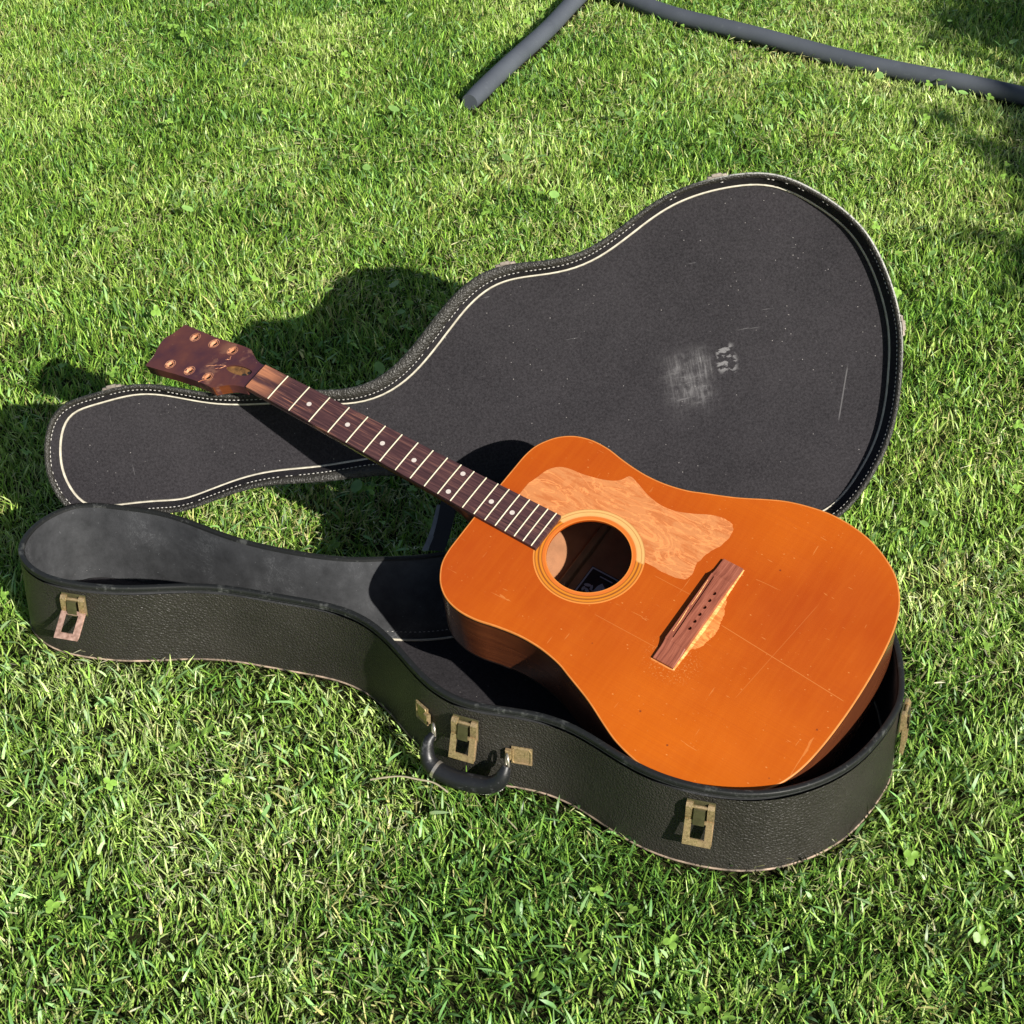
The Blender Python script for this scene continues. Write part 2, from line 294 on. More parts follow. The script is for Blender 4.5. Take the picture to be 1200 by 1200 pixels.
    return g.fin(c, g.math('MULTIPLY_ADD', g.noise(20, 4), 0.25, 0.36), spec=0.2, nrm=g.bump(h, 0.25, 0.0005))
def m_bare(name, a, b, rough=0.7):
    g = G(name); n = g.noise(1, 5, g.map((9, 330, 1), (0, 0, 0.04)), rough=0.7, dist=0.25); blot = g.noise(1, 6, g.map((18, 46, 1), (0, 0, 0.04)), rough=0.75, dist=0.8); sp = g.ramp(g.noise(330, 3), [(0.30, 1), (0.36, 0)])
    edge = g.ramp(g.noise(26, 5, g.map((0.6, 1.6, 1)), rough=0.6, dist=1.5), [(0.475, 0), (0.495, 1), (0.505, 1), (0.53, 0)])
    c = g.mix(g.ramp(blot, [(0.44, 0), (0.52, 1)]), a, b); c = g.mix(g.math('MULTIPLY', g.ramp(n, [(0.45, 0), (0.6, 1)]), 0.35), c, tuple(min(1, v*1.25) for v in b))
    c = g.mix(g.math('MULTIPLY', edge, 0.8), c, tuple(min(1, v*1.45) for v in b)); c = g.mix(g.math('MULTIPLY', sp, 0.45), c, (0.25, 0.09, 0.03))
    return g.fin(c, rough, spec=0.3, nrm=g.bump(g.math('ADD', blot, n), 0.6, 0.0009))
def m_rosette():
    g = G('rosette_rings'); x, y, z = g.xyz(); dx = g.math('ADD', x, 0.107)
    r = g.math('SQRT', g.math('ADD', g.math('MULTIPLY', dx, dx), g.math('MULTIPLY', y, y))); t = g.math('DIVIDE', g.math('SUBTRACT', r, 0.0495), 0.0155)
    org = (0.50, 0.115, 0.013); amb = (0.50, 0.165, 0.008); dk = (0.17, 0.04, 0.005); pal = (0.58, 0.20, 0.035)
    a = g.ramp(t, [(0, pal), (0.10, org), (0.26, org), (0.32, dk), (0.38, amb), (0.48, amb), (0.54, dk), (0.60, dk), (0.66, amb), (0.76, amb), (0.84, dk), (0.90, pal), (1.0, pal)], 'LINEAR')
    cr = (0.58, 0.34, 0.12); cr2 = (0.60, 0.30, 0.11); ln = (0.34, 0.17, 0.05)
    b = g.ramp(t, [(0, pal), (0.10, org), (0.26, org), (0.32, (0.45, 0.15, 0.03)), (0.38, cr2), (0.50, cr), (0.66, cr), (0.72, ln), (0.78, cr), (0.9, cr), (0.94, ln), (1.0, cr2)], 'LINEAR')
    f = g.step(g.math('ADD', y, g.math('MULTIPLY', g.noise(200, 3), 0.004)), 0.0235, 0.0262); n = g.noise(160, 4)
    c = g.mix(f, a, b); c = g.mix(g.math('MULTIPLY', n, 0.25), c, (0.45, 0.16, 0.03))
    return g.fin(c, 0.42, nrm=g.bump(n, 0.15, 0.0004))
def m_rosewood(name, dark, mid, light, worn=None, sc=(14, 420, 1), rough=0.5):
    g = G(name); x, y, z = g.xyz(); n = g.noise(1, 6, g.map(sc), rough=0.7, dist=0.4); b = g.noise(1, 4, g.map((sc[0]*0.7, sc[1]*0.2, 1), (0, 0, 0), (3, 1, 0)))
    c = g.ramp(n, [(0.32, dark), (0.52, mid), (0.72, light)])
    if worn:
        w = g.math('MULTIPLY', g.step(x, worn[1], worn[0]), g.ramp(b, [(0.38, 0), (0.60, 1)])); c = g.mix(g.math('MULTIPLY', w, 0.85), c, worn[2])
        w2 = g.math('MULTIPLY', g.step(x, worn[3], worn[3]-0.25), g.ramp(n, [(0.56, 0), (0.68, 0.8)])); c = g.mix(w2, c, worn[2])
    return g.fin(c, rough, spec=0.35, nrm=g.bump(n, 0.35, 0.0005))
def m_head():
    g = G('brown_lacquer_headstock'); n = g.noise(16, 5, rough=0.6); f = g.noise(300, 3); crk = g.voro(21, g.map((1, 1, 0.1), (0, 0, 0.3), (0.02, 0.04, 0)), 'DISTANCE_TO_EDGE')
    c = g.ramp(n, [(0.35, (0.052, 0.018, 0.026)), (0.55, (0.10, 0.032, 0.026)), (0.72, (0.15, 0.052, 0.032))])
    x, y, z = g.xyz(); near = g.math('MULTIPLY', g.step(x, -0.690, -0.665), g.ramp(g.noise(28, 4, rough=0.7), [(0.55, 0), (0.62, 1)]))
    spk = g.math('MULTIPLY', g.ramp(g.noise(240, 2), [(0.66, 0), (0.72, 1)]), g.ramp(g.noise(18, 2), [(0.5, 0), (0.6, 1)]))
    c = g.mix(g.math('MULTIPLY', near, 0.35), c, (0.34, 0.17, 0.10)); c = g.mix(g.math('MULTIPLY', spk, 0.7), c, (0.42, 0.22, 0.12))
    return g.fin(c, g.math('MULTIPLY_ADD', n, 0.25, 0.28), spec=0.5, nrm=g.bump(f, 0.15, 0.0004))
def m_mahog():
    g = G('mahogany_side'); n = g.noise(1, 5, g.map((12, 12, 240)), rough=0.6); b = g.noise(9, 4)
    c = g.ramp(n, [(0.3, (0.09, 0.024, 0.010)), (0.7, (0.17, 0.050, 0.018))]); return g.fin(c, g.math('MULTIPLY_ADD', b, 0.15, 0.2), spec=0.6, nrm=g.bump(n, 0.08, 0.0004), coat=(0.5, 0.15))
def m_pipe():
    g = G('grey_foam_sleeve'); n = g.noise(9, 4); f = g.noise(420, 3); s = g.ramp(g.noise(1, 5, g.map((50, 50, 50)), rough=0.7), [(0.60, 0), (0.72, 1)])
    c = g.ramp(n, [(0.3, (0.055, 0.063, 0.078)), (0.7, (0.082, 0.092, 0.110))]); c = g.mix(g.math('MULTIPLY', s, 0.35), c, (0.17, 0.18, 0.20)); return g.fin(c, 0.62, spec=0.4, nrm=g.bump(f, 0.2, 0.0008))
def m_leaf(name, attr='col', rough=0.45, trans=0.35, spec=0.35):
    g = G(name); a = g.n.new('ShaderNodeAttribute'); a.attribute_name = attr; c = a.outputs['Color']
    g.fin(c, rough, spec=spec)
    t = g.n.new('ShaderNodeBsdfTranslucent'); g.l.new(g.mix(0.5, c, (0.32, 0.5, 0.03), 'MULTIPLY') if False else c, t.inputs[0])
    mx = g.n.new('ShaderNodeMixShader'); mx.inputs[0].default_value = trans; g.l.new(g.b.outputs[0], mx.inputs[1]); g.l.new(t.outputs[0], mx.inputs[2]); g.l.new(mx.outputs[0], g.n['Material Output'].inputs[0])
    return g.m

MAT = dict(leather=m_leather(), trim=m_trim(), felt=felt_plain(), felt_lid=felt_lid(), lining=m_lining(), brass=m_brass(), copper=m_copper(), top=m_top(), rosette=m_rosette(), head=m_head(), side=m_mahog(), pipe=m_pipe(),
    piping=m_simple('cream_piping', (0.56, 0.52, 0.42), 0.55, var=0.35, scale=90), welt=m_simple('worn_tan_welt', (0.42, 0.31, 0.23), 0.7, col2=(0.03, 0.025, 0.02), scale=55, bump=0.4), thread=m_simple('white_thread', (0.62, 0.60, 0.56), 0.8, var=0.3),
    scar=m_bare('bare_spruce_scar', (0.395, 0.120, 0.032), (0.45, 0.168, 0.055)), scar2=m_bare('torn_spruce', (0.42, 0.125, 0.024), (0.52, 0.195, 0.05)), catch=m_simple('dull_nickel', (0.34, 0.29, 0.24), 0.45, 0.35, var=0.5, scale=150), strip=m_bare('bare_spruce_strip', (0.58, 0.24, 0.06), (0.74, 0.42, 0.15)), bareh=m_bare('torn_bare_wood', (0.42, 0.16, 0.075), (0.58, 0.27, 0.15)),
    fretboard=m_rosewood('rosewood_fretboard', (0.022, 0.010, 0.012), (0.055, 0.024, 0.026), (0.15, 0.07, 0.055), worn=(-0.60, -0.55, (0.42, 0.17, 0.085), -0.35)), bridge=m_rosewood('rosewood_bridge', (0.12, 0.030, 0.018), (0.235, 0.070, 0.040), (0.34, 0.12, 0.075), sc=(300, 16, 1)),
    dark=m_simple('painted_recess_shade', (0.012, 0.009, 0.008), 0.8), binding=m_simple('ambered_binding', (0.55, 0.19, 0.04), 0.4, var=0.2), purf=m_simple('black_purfling', (0.02, 0.012, 0.01), 0.4), fret=m_simple('nickel_fret', (0.74, 0.68, 0.50), 0.4, 0.3, var=0.15), dot=m_simple('pearl_dot', (0.52, 0.47, 0.43), 0.35, var=0.15, scale=300),  # first entry: black fill that paints the shade inside holes and slots
    inner=m_simple('inner_mahogany', (0.42, 0.185, 0.085), 0.75, var=0.3, scale=30), brace=m_simple('spruce_brace', (0.30, 0.17, 0.085), 0.7), label=m_simple('dark_paper_label', (0.020, 0.013, 0.013), 0.6), labelp=m_simple('grey_label_print', (0.50, 0.52, 0.58), 0.6),
    handle=m_handle(), steel=m_simple('bright_steel', (0.62, 0.56, 0.48), 0.3, 0.8, var=0.3), strap=m_simple('black_webbing', (0.012, 0.012, 0.014), 0.7), strapm=m_simple('grey_stay_band', (0.20, 0.21, 0.22), 0.5), pol=m_simple('dark_olive_brass', (0.16, 0.15, 0.075), 0.35, 0.6, var=0.4))
# ------------------------------------------------------------------ frames of the two things (mm -> m)
CM = Matrix(((0.95347074, 0.30148557, 0), (-0.30148557, 0.95347074, 0), (0, 0, 1))); CO = Vector((-600.4855, -37.3181, 115.7155))
GM = Matrix(((0.82586697, 0.55881653, -0.07528514), (-0.54298902, 0.7521765, -0.37335430), (-0.15200884, 0.34921999, 0.92462896))); GO = Vector((-318.2850, 50.0133, 278.2635))
LM = Matrix(((0.98027197, 0.18282519, 0.07511199), (0.01639749, -0.45393187, 0.8908855), (0.19697204, -0.87207844, -0.44797457))); LO = Vector((-595.2813, 24.4074, 153.9628))
H = 115.7
_cam = Vector((0, -2036.53, 1502.02)); LS = 1.007
LO = _cam+(LO-_cam)*LS; LID = [(x*LS, y*LS) for x, y in LID]
def frame(rot, org): m = rot.to_4x4(); m.translation = org*0.001; return m

# ------------------------------------------------------------------ the open case
COFF = Vector((545, 0, -H))
case = bpy.data.objects.new('guitar_case', None); COL.objects.link(case); case.matrix_world = frame(CM, CO+CM@COFF); case.empty_display_size = 0.1
tag(case, 'open black hardshell guitar case with brass latches lying on the lawn, lid leaning back', 'guitar case')
NB = 260
bp = smooth_closed(catmull(BASE, NB), 3); bn = normals(bp)
# outer wall, bottom panel
o = ring(bp, bn, [(-14, -H+1), (-3, -H), (0, -H+3), (0, -60), (0, -11)], cap0=True).build('base_shell', MAT['leather'], case, 40, COFF); recalc(o)
# smooth vinyl band round the rim
o = ring(bp, bn, [(0.2, -7.2), (0.9, -6.9), (0.9, -6.1), (0.35, -5.7), (0.8, -5.2), (0.8, -1.2), (0.3, -0.3), (-1.2, 0.1), (-4.8, 0.1), (-6.0, -0.5), (-6.6, -5)]).build('rim_band', MAT['trim'], case, 50, COFF)
ring(bp, bn, [(0.2, -H+2.6), (1.1, -H+3.0), (1.3, -H+3.9), (0.9, -H+4.7), (0.1, -H+5)]).build('bottom_welt', MAT['welt'], case, 60, COFF)
def ins(P):
    # the padding thickens towards the floor along the hinge side
    x, y = P[:, 0], P[:, 1]; k = np.where(y > 20, np.exp(-((x-520)/110)**2), 0.0); k = smooth_closed(k[:, None], 25)[:, 0]; return -(11+24*k)
FZ = -H+5.5
o = ring(bp, bn, [(-6.9, -3), (lambda P: 0.35*ins(P)-4.5, -30), (lambda P: 0.75*ins(P)-2.5, -75), (ins, FZ)]).build('wall_lining', MAT['lining'], case, 60, COFF)
fl = bp+bn*ins(bp)[:, None]
mb = MB(); mb.slab([tuple(p) for p in fl[::2]], [], FZ-2, FZ-0.4); mb.build('floor_lining', MAT['felt'], case, 30, COFF)
def ring_pts(P, N, off, z): 
    of = off(P) if callable(off) else off*np.ones(len(P)); Q = P+N*of[:, None]; return [(Q[i, 0], Q[i, 1], z) for i in range(len(P))]
_fp = ring_pts(bp, bn, lambda P: ins(P)-0.3, FZ+1.2); _fk = [i for i in range(NB) if bp[i, 0] > 360]; MB().tube([_fp[i] for i in range(_fk[0], _fk[-1]+1)], 1.5, 6).build('floor_piping', MAT['piping'], case, 60, COFF)
def stitches(P, N, off, z, gap=5.6, ln=3.0, rad=0.55, z_out=0.5, skip=None):
    Q = np.array(ring_pts(P, N, off, z)); s = np.r_[0, np.cumsum(np.linalg.norm(np.roll(Q, -1, 0)-Q, axis=1))]; QQ = np.r_[Q, Q[:1]]; mb = MB(); u = 0
    while u < s[-1]-ln:
        a = [np.interp(u, s, QQ[:, k]) for k in range(3)]; b = [np.interp(u+ln, s, QQ[:, k]) for k in range(3)]
        if not (skip and skip(a)): mb.tube([a, [(a[k]+b[k])/2+(0, 0, z_out)[k] for k in range(3)], b], [rad*0.6, rad, rad*0.6], 4)
        u += gap*random.uniform(0.92, 1.08)
    return mb
st = stitches(bp, bn, lambda P: 0.93*ins(P)-0.2, FZ+12, rad=0.5).build('stitching', MAT['thread'], case, 0, COFF); tag(st, kind='stuff')

# lid: its own outline, hinged along the far side
lidm = frame(LM, LO); lm_local = case.matrix_world.inverted() @ lidm
lp = smooth_closed(catmull(LID, NB), 3); ln_ = normals(lp); LD = 27.0
def kk(P): return np.exp(-((P[:, 0]-500)/170)**2)
o_p = lambda P: -(13.0+8.5*kk(P)); o_s = lambda P: -(6.0+9.5*kk(P))
lid = ring(lp, ln_, [(-14, LD+3), (-3, LD+2), (0, LD-3), (0.2, 10), (0, 2.5), (-0.8, 0.6), (-2.0, 0)], cap0=True).build('lid', MAT['leather'], case, 50)
recalc(lid); lid.matrix_local = lm_local; tag(lid, 'lid hinged open and leaning back behind the base')
ring(lp, ln_, [(-0.3, -0.2), (-1.4, -0.9), (lambda P: 0.5*o_s(P), -0.2), (lambda P: 0.85*o_s(P), 1.6), (lambda P: o_s(P)+0.6, 5)]).build('lid_rim_band', MAT['leather'], lid, 60)
ring(lp, ln_, [(lambda P: o_s(P)+0.7, 4.8), (lambda P: 0.5*(o_s(P)+o_p(P)), 15), (o_p, LD-2)]).build('lid_wall_lining', MAT['felt'], lid, 60)
ring(lp, ln_, [(0.2, 5.0), (1.0, 4.4), (1.3, 1.4), (0.7, -0.2), (-0.6, -0.6)]).build('lid_edge_welt', m_wornlitedge(), lid, 60)
lf = lp+ln_*o_p(lp)[:, None]; nx, ny = 46, 26
mb = MB(); mb.slab([tuple(p) for p in lf[::2]], [], LD-2.2, LD-1.0); mb.build('lid_floor_lining', MAT['felt_lid'], lid, 30)
MB().tube(ring_pts(lp, ln_, lambda P: o_p(P)+0.2, LD-3.2), 1.75, 6, True).build('lid_piping', MAT['piping'], lid, 60)
tag(stitches(lp, ln_, o_s, 4.2, z_out=-0.7, rad=0.52, skip=lambda a: random.random() < 0.06 or (a[1] < -100 and a[0] > 800 and random.random() < 0.75)).build('lid_stitching', MAT['thread'], lid, 0), kind='stuff')

# hardware ---------------------------------------------------------
def local(x, y, z, nx, ny, roll=0.0):
    n = Vector((nx, ny, 0)).normalized(); t = Vector((-n.y, n.x, 0)); m = Matrix.Identity(4)
    # columns: u (tangent), v (up), w (outwards)
    for i in range(3): m[i][0] = t[i]; m[i][1] = (0, 0, 1)[i]; m[i][2] = n[i]
    m.translation = Vector((x, y, z)); return m @ Matrix.Rotation(roll, 4, 'Z')
def place(o, m, parent, off):
    mm = m.copy(); mm.translation = (m.translation-Vector(off))*0.001; o.matrix_local = mm
def latch(x, y, z, nx, ny, lift, k=1.0):
    plate = MB().box((0, -1, 1.2), (31, 31, 1.4)).build('latch', MAT['pol'], case, 40); place(plate, local(x, y, z, nx, ny), case, COFF)  # dark plate colour stands in for shade in the gaps beside the tongue
    lug = MB()
    for s in (-1, 1):
        prof = [(-13, 2), (13, 2), (13, 5), (9, 8), (-6, 8), (-13, 4)]
        v = [(s*15.2, a, b) for a, b in prof]+[(s*8.2, a, b) for a, b in prof]; f = [tuple(range(6)), tuple(range(11, 5, -1))]+[(i, i+6, (i+1) % 6+6, (i+1) % 6) for i in range(6)]
        lug.add(v, f)
    lug.tube([(-15.4, 9, 5.2), (15.4, 9, 5.2)], 2.0, 10).tube([(-14.5, -9.5, 6.5), (-8.5, -9.5, 6.5)], 2.1, 8).tube([(8.5, -9.5, 6.5), (14.5, -9.5, 6.5)], 2.1, 8)
    lo = lug.build('latch_lug', MAT['brass'], plate, 30); recalc(lo)
    rv = MB()
    for a_ in (-12, 12): MB().tube([(a_, -14, 1.4), (a_, -14, 2.6), (a_, -14, 3.1)], [1.7, 1.6, 0.6], 10).build('rivet', MAT['steel'], plate, 50)
    v = [(-6.2, 9, 2.5), (6.2, 9, 2.5), (6.2, 7.5, 9.5), (-6.2, 7.5, 9.5), (6.2, -12, 11.0), (-6.2, -12, 11.0), (6.2, -15, 5), (-6.2, -15, 5), (-6.2, -14, 3), (6.2, -14, 3), (6.2, 9, 2), (-6.2, 9, 2)]
    f = [(0, 1, 2, 3), (3, 2, 4, 5), (5, 4, 6, 7), (7, 6, 9, 8), (8, 9, 10, 11)]
    tng = mesh_obj('latch_tongue', v, f, MAT['pol'], plate, 30)
    # hinged loop: a frame with a window
    a = math.cos(lift); b = math.sin(lift)
    outer = [(-15, 2), (15, 2), (15.5, -30*k), (-15.5, -30*k)]; hole = [(-8, -2), (8, -2), (8, -22*k), (-8, -22*k)]
    hp = MB().slab(outer, [hole], 0, 1.6).box((-15.2, -14*k, -1.0), (1.4, 28*k, 3.6)).box((15.2, -14*k, -1.0), (1.4, 28*k, 3.6)); hp.v = [(p[0], -9+p[1]*a-0*p[2], 7.5-p[1]*b+p[2]+(p[1]*0.12 if lift < 0.5 else 3.0*math.sin(max(0, -p[1])/30*math.pi))) for p in hp.v]
    hp.build('latch_loop', MAT['copper'] if lift > 0.5 else MAT['brass'], plate, 40); return plate
latch(105, -93.5, -29, 0.063, -0.998, 0.95, 1.15)
latch(627.5, -158.2, -34, -0.092, -0.996, 0.36)
latch(909, -213.2, -31, 0.029, -1.0, 0.36)
lt = latch(1088.5, 1, -24, 1.0, -0.03, 0.14, 1.2)

# carrying handle
hpts = [(589, -160, -54), (585, -167, -60), (585, -172, -71), (589, -176, -81), (600, -180, -88), (622, -184, -91), (648, -186, -90), (665, -187, -86), (676, -186, -77), (680, -184, -67), (682, -180, -59)]
hr = [4.5, 6.5, 8, 9.2, 10.2, 10.8, 10.8, 10.2, 9.4, 7.5, 5]
HP = catmull([(*p, r) for p, r in zip(hpts, hr)], 46, closed=False)
hd = MB().tube([p[:3] for p in HP], list(HP[:, 3]), 14).build('handle', MAT['handle'], case, 60, COFF)
wl = [(p[0]+(-0.3 if p[0] < 620 else 0.5)*p[3]*0.9*(1 if abs(i-23) > 14 else 0.2), p[1]-p[3]*0.35, p[2]-p[3]*0.95) for i, p in enumerate(HP)][12:44]
mb = MB(); WL = catmull(wl, 70, closed=False)
for i in range(0, 68, 2): mb.tube([WL[i], WL[i]+(WL[i+1]-WL[i])*0.95], 0.8, 5)
tag(mb.build('handle_stitching', MAT['thread'], hd, 0, COFF), kind='stuff')
fr = MB(); q = HP[14]; q2 = HP[15]; d = q2[:3]-q[:3]; fr.tube([q[:3]-d*0.55, q[:3]+d*0.55], q[3]+0.9, 18); fr.build('handle_ferrule', MAT['steel'], hd, 60, COFF)
for (x, y, z, nx, ny, w, rx) in ((566, -131, -51, -0.56, -0.83, 22, (588, -159, -51)), (692, -154.3, -62, 0.07, -0.997, 24, (681, -177, -56))):
    mp = MB().box((0, 0, 1.3), (w, 24, 2.2)).box((-w*0.62 if x > 600 else w*0.6, 2, 4), (7, 13, 6)).tube([(a*(w/2-1.6), b*10.4, 2.4) for a, b in ((-1, -0.85), (-0.85, -1), (0.8, -1), (1, -0.7), (1.03, 0), (1, 0.7), (0.8, 1), (-0.85, 1), (-1, 0.85))], 1.0, 6, True).build('handle_mount', MAT['brass'], case, 40); place(mp, local(x, y, z, nx, ny), case, COFF)
    c = Vector(rx); pv = Vector((x, y, z)); dirv = (c-pv); ax = Vector((0.25, -0.2, 0)).normalized()
    rg = MB(); pts = []
    for i in range(18):
        a = 2*math.pi*i/18; pts.append(c+Vector((0.45, -0.75, 0)).normalized()*math.cos(a)*6.5+Vector((0, 0, 1))*math.sin(a)*10.5+Vector((0, 2, -2)))
    rg.tube(pts, 1.6, 7, True).build('handle_ring', MAT['steel'], hd, 60, COFF)

# catch plates on the free edge of the lid
for (x, y) in ((108, -89), (627, -148), (900, -209), (1088, 7)):
    j = int(np.argmin(np.hypot(lp[:, 0]-x*LS, lp[:, 1]-y*LS))); x, y = lp[j]; nx, ny = ln_[j]
    c = MB().box((0, 8, 1.1), (26, 15, 1.8)).box((0, 1.5, 3.2), (12, 5, 4.5)).box((-9, 1, 1.8), (5, 5, 2.6)).box((9, 1, 1.8), (5, 5, 2.6)).tube([(-12, 3, 2.4), (12, 3, 2.4)], 1.5, 8).build('latch_catch', MAT['catch'], lid, 40)
    n = Vector((nx, ny, 0)).normalized(); t = Vector((-n.y, n.x, 0)); mm = Matrix.Identity(4)
    for i in range(3): mm[i][0] = t[i]; mm[i][1] = (0, 0, 1)[i]; mm[i][2] = n[i]
    mm.translation = Vector((x, y, 0))*0.001+n*0.0002; c.matrix_local = mm
# hinges along the far rim
for hx, hy, a in ((655, 171, 0.03), (925, 233, 0.08)):
    MB().box((hx, hy+1.5, -11), (42, 2, 20)).tube([(hx-21, hy+3, 1), (hx+21, hy+3, 1)], 2.6, 10).build('hinge', MAT['brass'], case, 40, COFF)
# stay band between rim and lid
p0 = Vector((484, 104, -1)); lw = lambda x, y, z: (CM.transposed() @ (LO+LM@Vector((x, y, z))-CO)); p1 = lw(497, 104, 8)
def band(a, b, w, sag, z=0, n=12, th=1.2):
    v = []; wv = Vector((1, 0.25, 0)).normalized()*w/2
    for i in range(n+1):
        t = i/n; p = a.lerp(b, t)+Vector((sag*math.sin(math.pi*t)*0.6, -sag*math.sin(math.pi*t), 0)); 
        v += [p-wv, p+wv, p+wv+Vector((0, th, 0)), p-wv+Vector((0, th, 0))]
    f = []
    for i in range(n):
        for k in range(4): f.append((i*4+k, i*4+(k+1) % 4, i*4+4+(k+1) % 4, i*4+4+k))
    f += [(3, 2, 1, 0), tuple(n*4+k for k in range(4))]
    m = MB(); m.v = [tuple(p) for p in v]; m.f = f; return m
sb = band(p0+Vector((14, 4, 0)), p1+Vector((16, 0, 0)), 20, 6).build('stay_strap', MAT['strap'], case, 50, COFF); recalc(sb)
sb2 = band(p0, p0.lerp(p1, 0.72)+Vector((6, 0, 0)), 7, 5, th=2.0).build('stay_band', MAT['strapm'], case, 50, COFF); recalc(sb2)

# ------------------------------------------------------------------ the guitar
GOFF = Vector((600, 0, -100))
gt = bpy.data.objects.new('acoustic_guitar', None); COL.objects.link(gt); gt.matrix_world = frame(GM, GO+GM@GOFF); gt.empty_display_size = 0.1
tag(gt, 'worn orange acoustic guitar without strings or tuners leaning in the open black case', 'guitar')
half = [(349, 57), (349.6, 79), (353, 97), (361, 112.5), (371.5, 125), (387, 135), (407, 140), (430, 139.5), (452, 135), (474, 131.6), (493, 130.4), (516, 131.8), (541, 137), (559, 144), (588, 155.5), (605, 163.5), (624, 173.5), (646, 183.8), (670, 190.8), (698, 195.3), (727, 194), (755, 187.6), (780, 176), (800, 162), (814, 146), (825, 127), (833.5, 101), (838.5, 68), (841, 31)]
gh = [(348.4, 0), (348.6, 29)]+half
gpts = gh+[(841.6, 0)]+[(x, -y) for x, y in gh[1:]][::-1]
gp = catmull(gpts, 300); gn = normals(gp)
dep = lambda x: 87+16*np.clip((x-349)/430, 0, 1)
def zback(x, y):
    sx = (600-x)/252 if x < 600 else (x-600)/243; s = min(1.0, math.hypot(sx, y/175)); return -float(dep(x))-20*(1-s*s)
circ = lambda cx, cy, r, n: [(cx+r*math.cos(2*math.pi*i/n), cy+r*math.sin(2*math.pi*i/n)) for i in range(n)]
inner = gp-gn*1.7
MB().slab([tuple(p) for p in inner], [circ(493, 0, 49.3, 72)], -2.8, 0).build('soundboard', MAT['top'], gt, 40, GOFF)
ring(gp, gn, [(-1.7, 0.02), (-1.3, 0.12), (-0.4, 0.1), (0, -0.3), (0, -2.6)]).build('binding', MAT['binding'], gt, 50, GOFF)
ring(gp, gn, [(-0.01, -2.5), (0.15, -2.7), (0.15, -4.4), (-0.01, -4.6)]).build('purfling', MAT['purf'], gt, 50, GOFF)
o = ring(gp, gn, [(-0.05, -3.1), (-0.05, lambda P: -dep(P[:, 0])+3.2), (-2.6, lambda P: -dep(P[:, 0])+3.2), (-2.6, -3.0)]).build('side', MAT['side'], gt, 50, GOFF); recalc(o)
ring(gp, gn, [(-0.05, lambda P: -dep(P[:, 0])+3.3), (0.1, lambda P: -dep(P[:, 0])+2.8), (0.1, lambda P: -dep(P[:, 0])+0.4), (-0.5, lambda P: -dep(P[:, 0]))]).build('back_binding', MAT['purf'], gt, 50, GOFF)
bo_ = (gp-gn*0.5)[::2]; nb = len(bo_); bk = MB(); v = []; SS = [1, 0.85, 0.7, 0.55, 0.4, 0.25, 0.1]
for th_ in (2.6, 0.0):
    for s in SS: v += [(600+(p[0]-600)*s, p[1]*s, -float(dep(600+(p[0]-600)*s))-20*(1-s*s)+th_) for p in bo_]
    v.append((600, 0, -float(dep(600))-20+th_))
L_ = nb*len(SS)+1; f = []
for q, base in enumerate((0, L_)):
    for k in range(len(SS)-1):
        for i in range(nb):
            j = (i+1) % nb; t = (base+k*nb+i, base+k*nb+j, base+(k+1)*nb+j, base+(k+1)*nb+i); f.append(t if q else t[::-1])
    for i in range(nb): f.append((base+(len(SS)-1)*nb+i, base+(len(SS)-1)*nb+(i+1) % nb, base+L_-1))
for i in range(nb): f.append((i, (i+1) % nb, (i+1) % nb+L_, i+L_))
bk.v = v; bk.f = f; recalc(bk.build('back_plate', MAT['inner'], gt, 30, GOFF))
# inside, seen through the soundhole
for bx, w, h in ((452, 9, 9), (585, 9, 9)):
    zz = zback(bx, 60)+2.6; MB().box((bx, 0, zz+h/2-2), (w, 2*118, h+4)).build('back_brace', MAT['brace'], gt, 30, GOFF)
zt = zback(466, 42)+3.6
lb = MB().slab([(466, -42), (560, -42), (560, 42), (466, 42)], [], zt-0.1, zt+0.2).build('maker_label', MAT['label'], gt, 0, GOFF)
zr = zt+0.45; e = MB()
e.slab([(467, -41), (559, -41), (559, 41), (467, 41)], [[(469, -39), (557, -39), (557, 39), (469, 39)]], zr-0.1, zr)
for (ax_, ay_, L_, W_, ang) in ((476, 16, 9, 4.4, 0.3), (479.5, 9, 9, 4.2, -0.5), (474, 9.5, 7, 3.6, 1.6), (482, 15, 8, 3.6, -1.3), (485, 12, 9, 1.6, -0.2)):
    ca, sa = math.cos(ang), math.sin(ang); e.slab([(ax_+L_/2*math.cos(t)*ca-W_/2*math.sin(t)*sa, ay_+L_/2*math.cos(t)*sa+W_/2*math.sin(t)*ca) for t in np.linspace(0, 2*math.pi, 12, endpoint=False)], [], zr-0.1, zr)
e.slab([(489, 3), (486, 13), (487, 21), (490, 27), (497, 22), (503, 13), (505, 4), (498, 1)], [], zr-0.1, zr)
e.slab([(482, 33), (500, 33), (500, 34.6), (482, 34.6)], [], zr-0.1, zr)
e.build('label_print', MAT['labelp'], lb, 0, GOFF)
MB().box((366, 0, -45), (28, 70, 78)).build('neck_block', MAT['brace'], gt, 30, GOFF)
